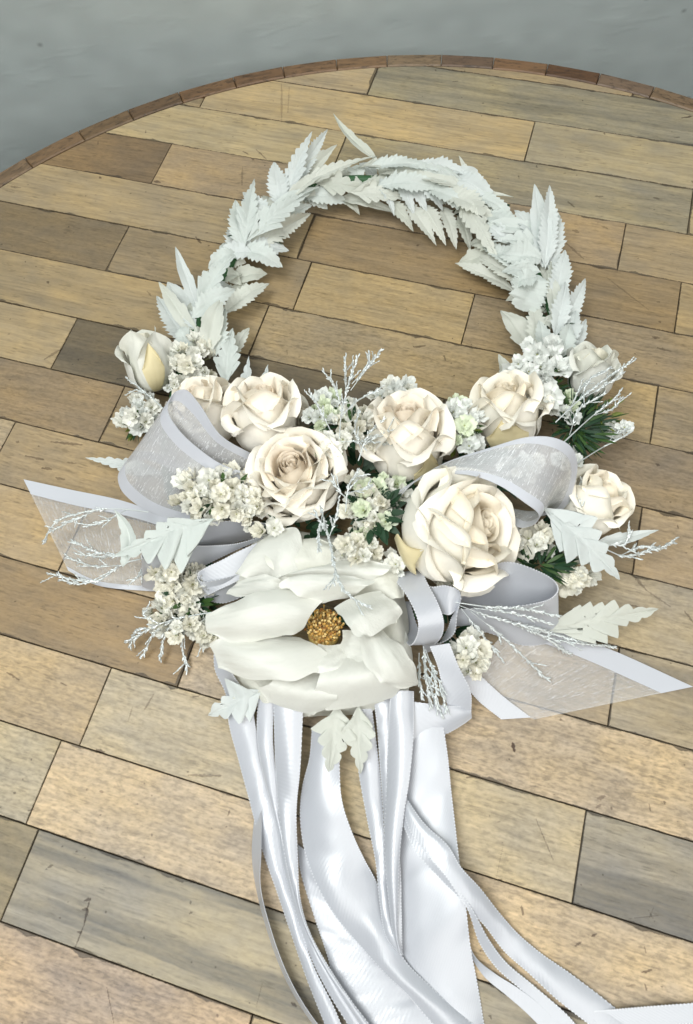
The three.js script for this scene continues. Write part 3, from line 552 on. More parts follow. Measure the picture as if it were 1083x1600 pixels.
ribbon(TAIL, [[580, 1065, 20], [588, 1120, 18], [594, 1195, 13], [599, 1260, 10], [604, 1345, 9], [611, 1420, 9], [623, 1488, 7]],
  [[610, 1065, 20], [611, 1120, 19], [607, 1200, 15], [606, 1260, 12], [624, 1340, 10], [627, 1420, 9], [628, 1488, 7]], M.satin, { bow: 0.5, wave: 0.4 });
ribbon(TAIL, [[611, 1080, 24], [609, 1110, 22], [607, 1152, 18], [604, 1236, 13], [601, 1320, 11], [607, 1400, 11], [616, 1462, 9], [623, 1490, 8]],
  [[646, 1080, 24], [646, 1110, 22], [646, 1145, 21], [640, 1214, 18], [631, 1272, 15], [624, 1340, 13], [622, 1400, 12], [622, 1462, 10], [628, 1490, 8]], M.satin, { bow: 2, label: 'bright white satin ribbon tail lying on top' });
ribbon(TAIL, [[610, 1225, 6], [628, 1262, 12], [642, 1300, 15], [672, 1340, 17], [695, 1367, 18], [726, 1412, 16], [759, 1448, 8], [790, 1488, 2], [825, 1519, 1.5], [870, 1561, 1.5], [920, 1600, 1.5], [950, 1625, 1.5]],
  [[616, 1212, 7], [640, 1255, 14], [664, 1288, 16], [700, 1322, 18], [720, 1355, 18], [750, 1388, 14], [783, 1430, 7], [810, 1460, 2.5], [847, 1491, 1.5], [892, 1522, 1.5], [962, 1576, 1.5], [1010, 1620, 1.5]], M.satin, { bow: 1, label: 'white satin ribbon tail curving to the right', wave: 0.6 });
ribbon(TAIL, [[612, 1245, 6], [629, 1286, 12], [650, 1330, 15], [690, 1375, 16], [727, 1414, 15.5], [750, 1474, 4], [776, 1512, 1.5], [819, 1551, 1.5], [862, 1602, 1.5], [885, 1635, 1.5]],
  [[617, 1238, 7], [635, 1278, 13], [660, 1325, 16], [696, 1368, 17.5], [733, 1412, 16], [763, 1467, 7], [790, 1503, 4], [835, 1541, 3], [892, 1592, 3], [920, 1630, 3]], M.satin, { picot: true, label: 'narrow twisted satin ribbon tail' });
ribbon(TAIL, [[722, 1450, 2], [738, 1496, 2], [757, 1526, 1.5], [790, 1554, 1.2], [820, 1580, 1.2], [850, 1610, 1.2], [880, 1640, 1]],
  [[726, 1450, 6], [741, 1493, 5], [772, 1520, 3], [808, 1543, 2], [840, 1567, 2], [874, 1600, 2], [905, 1630, 2]], M.satin, { picot: false });
ribbon(TAIL, [[930, 1612, 2], [985, 1609, 2], [1040, 1603, 2], [1100, 1598, 2], [1160, 1594, 2]], [[925, 1580, 2.5], [962, 1577, 2.5], [1020, 1572, 2.5], [1090, 1567, 2], [1160, 1561, 2]], M.satin, { label: 'end of a satin ribbon folded across the corner' });
// loops and folds
const LOOP = 'satin_ribbon_loop';
ribbon(LOOP, [[672, 1010, 34], [684, 1040, 30], [692, 1075, 24], [704, 1118, 15]], [[702, 1005, 36], [716, 1040, 32], [735, 1080, 24], [736, 1116, 14]], M.satin, { label: 'satin ribbon behind the hanging silver spray', bow: 0 });
ribbon(LOOP, [[734, 1106, 15], [716, 1104, 18], [690, 1102, 20], [640, 1096, 20]], [[737, 1121, 12], [724, 1131, 12], [698, 1146, 12], [634, 1170, 12]], M.satin, { label: 'satin ribbon folded over at the foot of the silver spray', bow: 1.5 });
ribbon(LOOP, [[436, 820, 30], [360, 814, 36], [285, 824, 40], [232, 850, 41], [222, 872, 36], [240, 868, 31], [290, 854, 28], [325, 853, 27], [368, 850, 28], [412, 838, 30]],
  [[436, 834, 14], [360, 850, 12], [290, 885, 9], [235, 908, 6], [222, 915, 5], [238, 922, 5], [272, 910, 9], [315, 886, 14], [363, 862, 22], [411, 841, 28]], M.satin, { nu: 14, nv: 90, label: 'grey white satin loop under the large fern leaf' });
ribbon(LOOP, [[402, 848, 30], [372, 862, 29], [345, 876, 28], [320, 888, 27], [309, 897, 25], [312, 908, 25], [345, 905, 26], [380, 895, 24]], [[392, 893, 24], [367, 910, 23], [345, 920, 22], [328, 928, 20], [320, 932, 17], [326, 938, 13], [350, 942, 12], [385, 930, 12]], M.satin, { nu: 10, nv: 60, label: 'small bright satin loop beside the open rose' });
ribbon(LOOP, [[612, 920, 26], [604, 898, 34], [618, 908, 40], [640, 938, 44], [654, 975, 42], [649, 1000, 35], [640, 1008, 28], [630, 990, 20], [622, 940, 16]], [[650, 900, 24], [656, 890, 32], [668, 912, 40], [685, 945, 43], [693, 972, 40], [689, 995, 33], [675, 1007, 26], [655, 985, 18], [640, 940, 15]], M.satin, { nu: 12, nv: 80, label: 'satin loop between the open rose and the tilted rose' });
ribbon(LOOP, [[660, 905, 30], [674, 917, 38], [697, 915, 42], [719, 925, 41], [714, 962, 34], [709, 990, 28], [690, 1004, 24], [660, 1007, 22]], [[680, 955, 26], [691, 958, 32], [703, 960, 34], [712, 952, 33], [705, 968, 30], [698, 986, 23], [680, 1013, 18], [662, 1021, 17]], M.satin, { nu: 10, nv: 60, label: 'small twisted satin loop' });
ribbon(LOOP, [[715, 935, 22], [755, 895, 34], [790, 878, 44], [835, 890, 47], [866, 908, 46], [872, 922, 44], [863, 934, 42], [836, 943, 40], [780, 950, 36], [710, 952, 28]], [[725, 955, 10], [770, 970, 9], [815, 985, 7], [848, 992, 6], [868, 992, 5], [873, 996, 5], [863, 1003, 5], [818, 1008, 8], [768, 990, 14], [705, 975, 18]], M.satin, { nu: 14, nv: 90, label: 'wide satin loop under the tilted rose' });
ribbon(LOOP, [[352, 1000, 26], [337, 1012, 22], [336, 1045, 18], [350, 1076, 15], [360, 1105, 12]], [[368, 1010, 26], [356, 1018, 25], [362, 1050, 24], [376, 1072, 20], [392, 1100, 16]], M.satin, { label: 'satin loop end below the open rose at its left' });
ribbon(TAIL, [[712, 1048, 14], [745, 1092, 6], [784, 1124, 1.5]], [[730, 1036, 16], [786, 1088, 6], [829, 1121, 1.5]], M.satin, { nv: 24, label: 'short satin tail with a slanted cut end' });
// organza
ribbon('organza_loop', [[405, 715, 34], [345, 680, 52], [312, 632, 62], [290, 609, 66], [271, 615, 64], [262, 640, 60], [279, 671, 55], [313, 703, 50], [352, 728, 44], [402, 742, 38]],
  [[385, 790, 18], [300, 750, 20], [235, 720, 22], [200, 722, 20], [185, 742, 16], [189, 764, 14], [213, 788, 14], [244, 804, 16], [295, 815, 20], [365, 812, 24]], M.organza, { edges: 0.14, nu: 14, nv: 100, label: 'sheer silver organza loop standing at the left' });
ribbon('organza_loop', [[612, 792, 40], [650, 752, 48], [720, 741, 58], [775, 756, 62], [818, 784, 62], [842, 804, 56], [836, 818, 48], [812, 824, 38], [780, 803, 28], [745, 775, 24]],
  [[612, 775, 40], [690, 726, 50], [765, 700, 62], [825, 683, 68], [865, 684, 68], [892, 698, 62], [902, 725, 52], [896, 762, 40], [880, 795, 26], [830, 810, 20]], M.organza, { edges: 0.14, nu: 14, nv: 100, label: 'sheer silver organza loop arching over the tilted rose' });
ribbon('organza_tail', [[37, 749, 3], [110, 765, 6], [190, 782, 11], [265, 808, 18]], [[107, 892, 1.5], [150, 914, 1.5], [225, 923, 3], [300, 925, 8]], M.organzaThin, { edges: [0.17, 0.05], nu: 14, nv: 50, label: 'flat sheer organza tail pointing left' });
ribbon('organza_tail', [[800, 975, 12], [885, 990, 6], [957, 1016, 3], [1083, 1073, 1.5]], [[738, 1045, 9], [760, 1085, 4], [795, 1110, 2], [835, 1124, 1.5]], M.organzaThin, { edges: [0.2, 0], nu: 14, nv: 50, label: 'flat sheer organza tail pointing right' });

// ---- closed roses
function axes(dir) {
  const y = V(...dir).normalize(), x = V().crossVectors(Math.abs(y.z) > 0.9 ? V(1, 0, 0) : V(0, 0, 1), y).normalize(), z = V().crossVectors(x, y);
  return new THREE.Matrix4().makeBasis(x, y, z);
}
function rosePetal({ r, hb, top, phi, half, lean, lip, curl, spiral, sd, point, drop = 0.34 }) {
  const Ls = Math.max(0.002, top - hb);
  return (uu, v) => {
    const u = uu * 2 - 1, a = Math.abs(u), rim = Ls * (1 - drop * Math.pow(a, 3)) + point * (1 - a) * (1 - a);
    const side = smooth(0.1, 0.75, a), c = curl * (0.45 + 0.55 * side) * (0.75 + 0.5 * noise(u * 2 + sd, sd)), ll = Math.min(lip * (0.7 + 0.5 * side), rim * 0.7);
    let rho, y;
    if (v < 0.3) { const t = v / 0.3 * Math.PI / 2; rho = r * (0.1 + 0.9 * Math.sin(t)); y = hb * (1 - Math.cos(t)); }
    else {
      const s = (v - 0.3) / 0.7 * rim, s1 = Math.min(s, rim - ll), s2 = s - s1, rl = ll / Math.max(0.05, c);
      rho = r + s1 * Math.sin(lean) - 0.12 * s1 * s1 / Ls; y = hb + s1 * Math.cos(lean);
      if (s2 > 0) { const t = s2 / rl; rho += rl * (1 - Math.cos(t)); y += rl * Math.sin(t); }
    }
    const w = half * (v < 0.3 ? 0.75 + 0.25 * v / 0.3 : 1) * (1 - 0.25 * smooth(0.6, 1, v) * (1 - point * 20));
    const ph = phi + u * w;
    rho *= 1 + spiral * u; rho += 0.0006 * (noise(u * 5 + sd * 3, v * 3) - 0.5) * smooth(0.3, 0.8, v) + 0.0005 * (noise(u * 2.2 + sd, v * 2.6 + sd) - 0.5) * 2 * smooth(0.15, 0.5, v) + 0.0005 * (noise(u * 7 + sd, v * 5) - 0.5);
    return V(Math.cos(ph) * rho, y, Math.sin(ph) * rho);
  };
}
function rose(px, py, h, dir, R, H, { n = 26, mats = M.cream, label, s = 1, guard = [], open = 1, spin = 0 } = {}) {
  const g = addGroup('rose', wreath); g.position.copy(at(px, py, h)); g.setRotationFromMatrix(axes(dir)); g.userData.label = label;
  for (let k = 0; k < n; k++) {
    const t = k / (n - 1), inner = t < 0.38, outer = t > 0.74;
    const r = R * (inner ? 0.06 + 0.34 * (t / 0.38) : outer ? 0.70 + 0.18 * (t - 0.74) / 0.26 : 0.42 + 0.27 * (t - 0.38) / 0.36), phi = spin + k * 2.39996 + rr(-0.2, 0.2);
    const o = {
      r, hb: H * mix(0.45, 0.36, t), top: H * ((inner ? 0.93 + 0.05 * t : outer ? 0.98 - 0.34 * (t - 0.74) / 0.26 : 0.99 - 0.06 * (t - 0.38)) + rr(-0.02, 0.02)), phi, half: inner ? rr(1.7, 2.1) : outer ? rr(0.95, 1.15) : rr(1.25, 1.5),
      lean: inner ? -0.04 : mix(0.0, 0.22 * open, (t - 0.38) / 0.62), lip: H * (inner ? 0.07 : mix(0.13, 0.26, (t - 0.38) / 0.62)), curl: inner ? mix(0.3, 0.9, t) : mix(1.2, 2.7, (t - 0.38) / 0.62) * open, spiral: inner ? 0.10 : 0.022, sd: rnd() * 90, point: H * (inner ? 0 : mix(0.02, 0.07, t)), drop: inner ? 0.14 : outer ? 0.42 : 0.28,
    };
    addMesh('petal', sheet(16, 20, rosePetal(o), 0, o.half * 2 * r, o.top), mats[t > 0.74 ? 0 : t > 0.45 ? 1 : 2], g);
  }
  for (const [ph, tp, hw = 0.6] of guard) addMesh('petal', sheet(12, 14, rosePetal({ r: R * 0.94, hb: H * Math.min(0.36, tp * 0.7), top: H * tp, phi: ph, half: hw, lean: 0.1, lip: H * 0.08, curl: 1.0, spiral: 0.03, sd: rnd() * 90, point: H * 0.16, drop: 0.8 }), 0, 0.03, 0.03), M.yellowPetal, g).userData.label = 'yellowed outer petal';
  return g;
}
// px, py of the base, height mm, axis, radius, length
rose(345, 690, 12, [-0.25, 0.8, -0.55], 0.0195, 0.040, { label: 'cream rose partly behind the left organza loop', spin: 0.3, n: 24 });
rose(424, 705, 14, [0.0, 0.78, -0.62], 0.0225, 0.044, { label: 'cream rose behind the open-faced rose', spin: 1.3 });
rose(484, 775, 16, [-0.22, 1, -0.16], 0.0275, 0.040, { label: 'full cream rose with spiral centre in the middle', n: 34, spin: 0.8, open: 1.1 });
rose(636, 748, 14, [0.04, 0.85, -0.55], 0.0240, 0.050, { label: 'upright cream rose right of the silver spray', spin: 2.2, guard: [[4.3, 0.45, 0.4]], n: 30 });
rose(800, 695, 12, [-0.12, 0.75, -0.55], 0.0225, 0.042, { label: 'cream rose behind the right organza loop', spin: 4.0, mats: M.ivory, guard: [[4.9, 0.55]] });
rose(655, 850, 24, [0.72, 0.66, 0.08], 0.0320, 0.050, { label: 'cream rose tilted to the right under the organza loop', spin: 2.4, n: 34, guard: [[-0.5, 0.3, 0.4]], mats: M.ivory });
rose(243, 612, 12, [-0.06, 0.6, -0.8], 0.0180, 0.039, { label: 'closed white rose bud at the left end', spin: 1.0, mats: M.white.concat(M.white), n: 12, open: 0.45, guard: [[4.25, 0.62, 0.42]] });
rose(916, 622, 12, [0.12, 0.7, -0.6], 0.0158, 0.032, { label: 'white rose at the right end behind the statice', spin: 0.4, mats: M.white.concat(M.white), n: 18, open: 0.8 });
rose(896, 818, 8, [0.55, 0.75, -0.35], 0.0200, 0.034, { label: 'white rose with folded petals at the far right', spin: 5.0, mats: M.ivory, n: 22, open: 0.8 });

// ---- the big open rose: petals lofted over three lines each, from the heart outwards
{
  const g = addGroup('open_rose', wreath); g.userData.label = 'large wide open white rose showing its golden stamens';
  let up = -4, spread = 1.16;                                               // each row lies clear above the last
  const petal = (rails, mat = 0, dome = 0.002) => {
    const c = rails.map((r) => rail(ats(r))), sd = rnd() * 40;
    const f = (u, v) => {
      const q = rail(c.map((k) => k(v)))(u); const t = 4 * u * (1 - u);
      // round off the end of the petal
      const e = smooth(0.72, 1, v), mid = c[Math.floor(c.length / 2)](v); q.lerp(mid, 0.38 * e * e * Math.abs(2 * u - 1));
      const chord = c[0](v).clone().lerp(c[c.length - 1](v), u); q.lerp(chord, 0.42 * t * smooth(0, 0.3, v)); const wide = spread; { const mc = c[Math.floor(c.length / 2)](v); q.sub(mc).multiplyScalar(mix(1, wide, smooth(0.05, 0.4, v))).add(mc); }
      const lift = Math.pow(Math.abs(2 * u - 1), 6) * 0.0009 * smooth(0.2, 0.7, v) - Math.pow(v, 10) * 0.0012; q.y += lift + up / 1000 + 0.0022 * (noise(v * 6 + sd * 2, u > 0.5 ? 3 : 8) - 0.5) * Math.pow(Math.abs(2 * u - 1), 2) * smooth(0.2, 0.6, v) + 0.002 * (noise(u * 5 + sd, 4) - 0.5) * v ** 5;
      const ed = Math.pow(Math.abs(2 * u - 1), 3); q.x += 0.0011 * (noise(v * 5 + sd, 3 + u * 2) - 0.5) * Math.max(ed, v ** 6) * 2; q.z += 0.0013 * (noise(v * 6 + sd, 9 + u * 3) - 0.5) * Math.max(ed, v ** 6) * 2;
      q.y += (0.0008 * (noise(u * 6 + sd, v * 1.3) - 0.5) + 0.0005 * (noise(u * 15 + sd, v * 2 + u * 3) - 0.5)) * smooth(0.1, 0.5, v) + dome * 0.2 * t * Math.sin(Math.PI * v) + 0.0008 * (noise(u * 1.6 + sd * 2, v * 5 + u * 3 + sd) - 0.5) * Math.min(1, v * 3) + 0.0008 * (noise(u * 3 + sd, v * 3 + sd) - 0.5) * 2 * Math.min(1, v * 3) + 0.0005 * (noise(u * 9 + sd, v * 7) - 0.5);
      return q;
    };
    addMesh('petal', sheet(24, 24, f, 0, 0.03, 0.04), M.white[mat], g);
  };
  // back row
  petal([[[470, 930, 24], [400, 905, 30], [352, 905, 24]], [[480, 925, 28], [420, 880, 38], [372, 858, 30]], [[490, 915, 26], [450, 860, 36], [420, 822, 28]]], 1);
  petal([[[480, 920, 26], [440, 870, 38], [425, 828, 30]], [[510, 915, 28], [500, 860, 42], [490, 822, 30]], [[540, 915, 26], [560, 865, 38], [555, 838, 28]]], 1);
  petal([[[530, 920, 26], [550, 880, 40], [545, 848, 32]], [[555, 925, 28], [585, 895, 40], [598, 868, 32]], [[565, 935, 26], [610, 915, 36], [628, 900, 28]]], 1);
  petal([[[560, 930, 26], [595, 905, 38], [618, 888, 30]], [[570, 950, 26], [615, 940, 38], [640, 945, 28]], [[570, 980, 26], [615, 990, 34], [643, 1000, 26]]], 1);
  petal([[[570, 985, 24], [615, 990, 32], [642, 990, 24]], [[570, 1005, 26], [620, 1030, 36], [652, 1050, 24]], [[560, 1020, 24], [600, 1065, 30], [630, 1095, 20]]], 0);
  petal([[[455, 1010, 22], [400, 1020, 28], [345, 1015, 20]], [[460, 1025, 24], [400, 1050, 30], [352, 1060, 18]], [[470, 1040, 22], [430, 1085, 28], [390, 1090, 16]]], 1);
  petal([[[470, 1020, 24], [420, 1058, 32], [378, 1066, 20]], [[495, 1025, 26], [445, 1085, 34], [412, 1108, 18]], [[525, 1030, 24], [500, 1085, 32], [478, 1124, 14]]], 1, 0.004);
  petal([[[500, 1025, 26], [480, 1075, 36], [462, 1120, 16]], [[530, 1030, 26], [530, 1085, 34], [520, 1122, 16]], [[560, 1030, 24], [585, 1080, 30], [590, 1112, 16]]], 1, 0.003);
  up = 0; spread = 1.12;
  // middle row
  petal([[[470, 930, 34], [430, 890, 46], [416, 852, 44]], [[490, 925, 36], [470, 872, 50], [462, 832, 46]], [[510, 920, 34], [516, 872, 46], [512, 838, 42]]], 1, 0.002);
  petal([[[540, 925, 34], [570, 890, 44], [586, 866, 40]], [[560, 935, 36], [600, 905, 46], [620, 888, 40]], [[575, 950, 34], [615, 932, 42], [638, 926, 36]]], 1, 0.002);
  petal([[[470, 1030, 26], [430, 1065, 34], [400, 1088, 24]], [[500, 1035, 28], [470, 1085, 36], [450, 1112, 24]], [[535, 1035, 26], [522, 1085, 34], [508, 1120, 22]]], 0, 0.002);
  petal([[[465, 945, 32], [430, 915, 42], [420, 900, 40], [362, 905, 36]], [[480, 935, 36], [445, 880, 52], [420, 858, 52], [376, 872, 42]], [[492, 930, 34], [475, 865, 46], [465, 835, 46], [440, 818, 38]]], 0, 0.003);
  petal([[[490, 930, 34], [455, 900, 46], [420, 905, 44]], [[525, 925, 36], [515, 885, 50], [500, 866, 46]], [[560, 930, 34], [590, 895, 48], [606, 878, 42]]], 0, 0.002);
  petal([[[470, 955, 34], [420, 935, 42], [348, 935, 34]], [[470, 945, 36], [415, 915, 46], [362, 912, 38]], [[475, 938, 34], [435, 905, 46], [395, 900, 40]]], 0, 0.002);
  petal([[[525, 1015, 30], [505, 1060, 40], [488, 1110, 24]], [[555, 1015, 34], [560, 1060, 46], [556, 1112, 26]], [[575, 1005, 32], [612, 1050, 42], [648, 1078, 26]]], 0, 0.003);
  petal([[[500, 1008, 32], [490, 1030, 38], [470, 1045, 40]], [[520, 1008, 34], [520, 1035, 40], [510, 1060, 40]], [[540, 1005, 32], [552, 1030, 38], [560, 1050, 40]]], 0, 0.002);
  petal([[[535, 985, 32], [560, 985, 40], [585, 990, 42]], [[535, 1000, 34], [560, 1010, 42], [590, 1020, 42]], [[528, 1012, 32], [545, 1030, 38], [575, 1045, 40]]], 0, 0.002);
  up = 3.5; spread = 1.05;
  // front row
  petal([[[470, 1000, 30], [420, 1000, 36], [370, 1003, 36], [330, 1000, 32]], [[495, 1010, 34], [430, 1022, 46], [375, 1026, 46], [332, 1024, 34]], [[530, 1035, 32], [470, 1062, 40], [410, 1064, 38], [352, 1056, 28]]], 0, 0.003);
  petal([[[505, 940, 42], [440, 926, 46], [385, 938, 46], [322, 958, 38]], [[486, 965, 44], [440, 955, 58], [385, 965, 57], [322, 972, 42]], [[474, 990, 36], [440, 998, 40], [385, 1004, 38], [330, 1000, 34]]], 0, 0.002);
  petal([[[558, 1003, 42], [580, 1050, 46], [605, 1072, 42], [650, 1074, 30]], [[575, 990, 46], [605, 1030, 54], [625, 1058, 48], [653, 1070, 32]], [[590, 980, 40], [622, 1010, 44], [642, 1040, 40], [655, 1064, 30]]], 0, 0.002);
  petal([[[522, 950, 44], [540, 975, 56], [558, 1004, 56]], [[555, 935, 46], [578, 962, 56], [592, 985, 54]], [[592, 925, 42], [618, 950, 46], [638, 968, 42]]], 0, 0.002);
  petal([[[505, 946, 40], [462, 930, 48], [424, 911, 48]], [[525, 940, 42], [510, 912, 54], [500, 896, 55]], [[548, 938, 40], [572, 920, 50], [588, 905, 48]]], 0, 0.002);
  // stamens
  const bits = [[], [], []], base = at(506, 990, 24), top = at(506, 977, 31), ball = new THREE.SphereGeometry(1, 6, 5);
  const core = addMesh('receptacle', new THREE.SphereGeometry(0.0085, 20, 12, 0, 6.2832, 0, 1.8), M.receptacle, g); core.position.copy(base).add(V(0, 0.0, 0)); core.scale.set(1, 0.7, 1);
  const stalks = [];
  for (let k = 0; k < 240; k++) {
    const a = k * 2.39996, r = 0.0094 * Math.sqrt((k + 0.5) / 240), p = V(top.x + Math.cos(a) * r + rr(-0.0012, 0.0012), top.y + 0.003 - r * r * 30 + rr(-0.003, 0.0022), top.z + Math.sin(a) * r + rr(-0.0012, 0.0012));
    stalks.push(tube([V(base.x + Math.cos(a) * r * 0.5, base.y + 0.004, base.z + Math.sin(a) * r * 0.5), p], 0.00022, 0.00018, 2, 4));
    const b = ball.clone(); b.scale(rr(0.0005, 0.0009), rr(0.0004, 0.0007), rr(0.0005, 0.001)); b.rotateY(rnd() * 6); b.rotateX(rnd()); b.translate(p.x, p.y, p.z); bits[k % 5 < 2 ? 0 : k % 5 < 4 ? 1 : 2].push(b);
  }
  addMesh('stamen_stalks', mergeGeometries(stalks), M.anther[1], g).userData.kind = 'stuff';
  bits.forEach((b, i) => { addMesh('anthers', mergeGeometries(b), M.anther[i], g).userData.kind = 'stuff'; });
}

// ---- statice: papery ruffled florets in clusters
function floretGeo(sd, open) {
  const f = (u, v) => {
    const a = u * Math.PI * 2, ca = Math.cos(a), sa = Math.sin(a), lobes = Math.abs(Math.cos(a * 2.5 + 0.6 * noise(ca + sd, sa + sd))), fl = smooth(0.3, 1, v);
    const r = mix(0.13, 0.24, v) + fl * open * (0.46 + 0.16 * lobes + 0.5 * (noise(ca * 1.6 + sd + 5, sa * 1.6 + sd + 5) - 0.3) + 0.07 * Math.sin(a * 13 + sd));
    const y = mix(-0.95, 0.35, v) - fl * fl * open * 0.15 + fl * (0.16 * Math.sin(a * 5 + sd) + 0.02 + 0.34 * (noise(ca * 2 + sd + 9, sa * 2 + sd) - 0.5) + 0.13 * Math.sin(a * 9 + sd * 2));
    return V(ca * r + 0.12 * fl * (noise(a * 2, v * 3 + sd) - 0.5), y, sa * r);
  };
  const inner = (u, v) => { const p = f((u + 0.13) % 1, v); return V(p.x * 0.45 + 0.04 * Math.sin(u * 43), p.y + 0.16 * v + 0.08 * v * Math.sin(u * 31 + sd), p.z * 0.45); };
  return mergeGeometries([sheet(36, 6, f, 0), sheet(28, 5, inner, 0)]);
}
const FLORETS = [0.75, 0.9, 1.0, 0.85, 0.6, 0.95, 1.1, 0.8].map((o, i) => floretGeo(i * 7.3 + 2, o));
const CALYX = new THREE.CylinderGeometry(0.16, 0.08, 0.8, 7); CALYX.translate(0, -0.8, 0);
function statice(px, py, h, rx, ry, n, size, mat, label, dome = 8) {
  const g = addGroup('statice_cluster', wreath), root = at(px, py + 8, Math.max(2, h - 26)); if (label) g.userData.label = label;
  const stems = [], o = new THREE.Object3D();
  n = Math.round(n * (n > 5 ? 1.2 : 1));
  for (let k = 0; k < n; k++) {
    const a = k * 2.39996 + rr(-0.3, 0.3), t = Math.sqrt((k + 0.4) / n), p = at(px + Math.cos(a) * rx * t, py + Math.sin(a) * ry * t, h + dome * (1 - t * t) + rr(-3, 3));
    const d = p.clone().sub(root).normalize().add(V(rr(-0.5, 0.5), rr(0.5, 1.1), rr(-0.3, 0.6))).normalize(), s = size / 1000 * rr(0.65, 1.2);
    o.position.copy(p); o.quaternion.setFromUnitVectors(V(0, 1, 0), d); o.rotateY(rnd() * 6); o.scale.set(s, s * rr(0.9, 1.3), s); o.updateMatrix();
    const m = addMesh('floret', FLORETS[Math.floor(rnd() * 8)], M.floret[Array.isArray(mat) ? mat[k % mat.length] : mat], g); m.applyMatrix4(o.matrix);
    stems.push(CALYX.clone().applyMatrix4(o.matrix), tube([root, p.clone().addScaledVector(d, -s * 1.1)], 0.0005, 0.0004, 3, 4));
  }
  addMesh('stems', mergeGeometries(stems), M.calyx, g).userData.kind = 'stuff';
}
statice(300, 565, 22, 38, 42, 16, 5.5, [0, 1, 0], 'grey white statice behind the left rose bud');
statice(218, 645, 16, 34, 28, 9, 6, [2, 0], 'white statice under the left rose bud');
statice(268, 600, 26, 14, 14, 4, 5, [0, 2]);
statice(338, 770, 38, 66, 46, 26, 6, [1, 0, 1], 'beige statice in front of the left organza loop');
statice(295, 915, 14, 46, 34, 13, 6, [1, 0], 'beige statice under the satin loop at the left');
statice(290, 975, 10, 42, 28, 9, 6, [1, 0]);
statice(508, 645, 36, 28, 30, 9, 5.5, [3, 2], 'greenish white statice behind the middle rose');
statice(556, 668, 40, 36, 40, 14, 5, [1, 0], 'grey beige statice left of the upright rose');
statice(620, 615, 26, 44, 18, 10, 5.5, [2, 0], 'pale statice behind the upright rose');
statice(722, 665, 34, 34, 42, 15, 5.5, [3, 2, 2], 'pale green statice right of the upright rose');
statice(575, 790, 44, 40, 50, 18, 5.5, [0, 3, 1], 'cream statice in the middle of the arrangement');
statice(512, 700, 40, 22, 26, 6, 5, [0, 3]);
statice(262, 895, 18, 26, 22, 7, 5.5, [1, 0]);
statice(325, 985, 10, 24, 20, 6, 5.5, [0, 1]);
statice(700, 910, 26, 18, 16, 4, 5, [0, 1]);
statice(815, 730, 20, 30, 20, 6, 5.5, [2, 0]);
statice(895, 720, 20, 22, 20, 5, 6, [2, 0]);
statice(395, 790, 34, 26, 26, 7, 5.5, [1, 0]);
statice(420, 825, 36, 34, 14, 5, 5, [0, 1]);
statice(610, 880, 36, 22, 18, 4, 5, [0, 2]);
statice(255, 960, 12, 24, 24, 5, 6, [0, 1]);
statice(800, 850, 26, 20, 20, 4, 6, [0, 1]);
statice(608, 770, 36, 26, 30, 8, 5.5, [0, 3]);
statice(560, 855, 44, 34, 22, 8, 5, [1, 0]);
statice(838, 570, 26, 46, 38, 10, 8, [2], 'large white statice at the right end');
statice(850, 620, 30, 30, 22, 5, 8, [2, 0]);
statice(968, 665, 20, 18, 16, 2, 8, [2], 'white statice tip beyond the dark green sprig');
statice(890, 635, 26, 18, 22, 4, 6, [3, 2]);
statice(848, 840, 30, 24, 22, 5, 6, [1, 0]);
statice(903, 890, 18, 26, 42, 9, 6.5, [0, 1], 'white statice under the right fern leaf');
statice(733, 1025, 20, 30, 34, 11, 5.5, [0, 1], 'cream statice below the twisted satin loop');

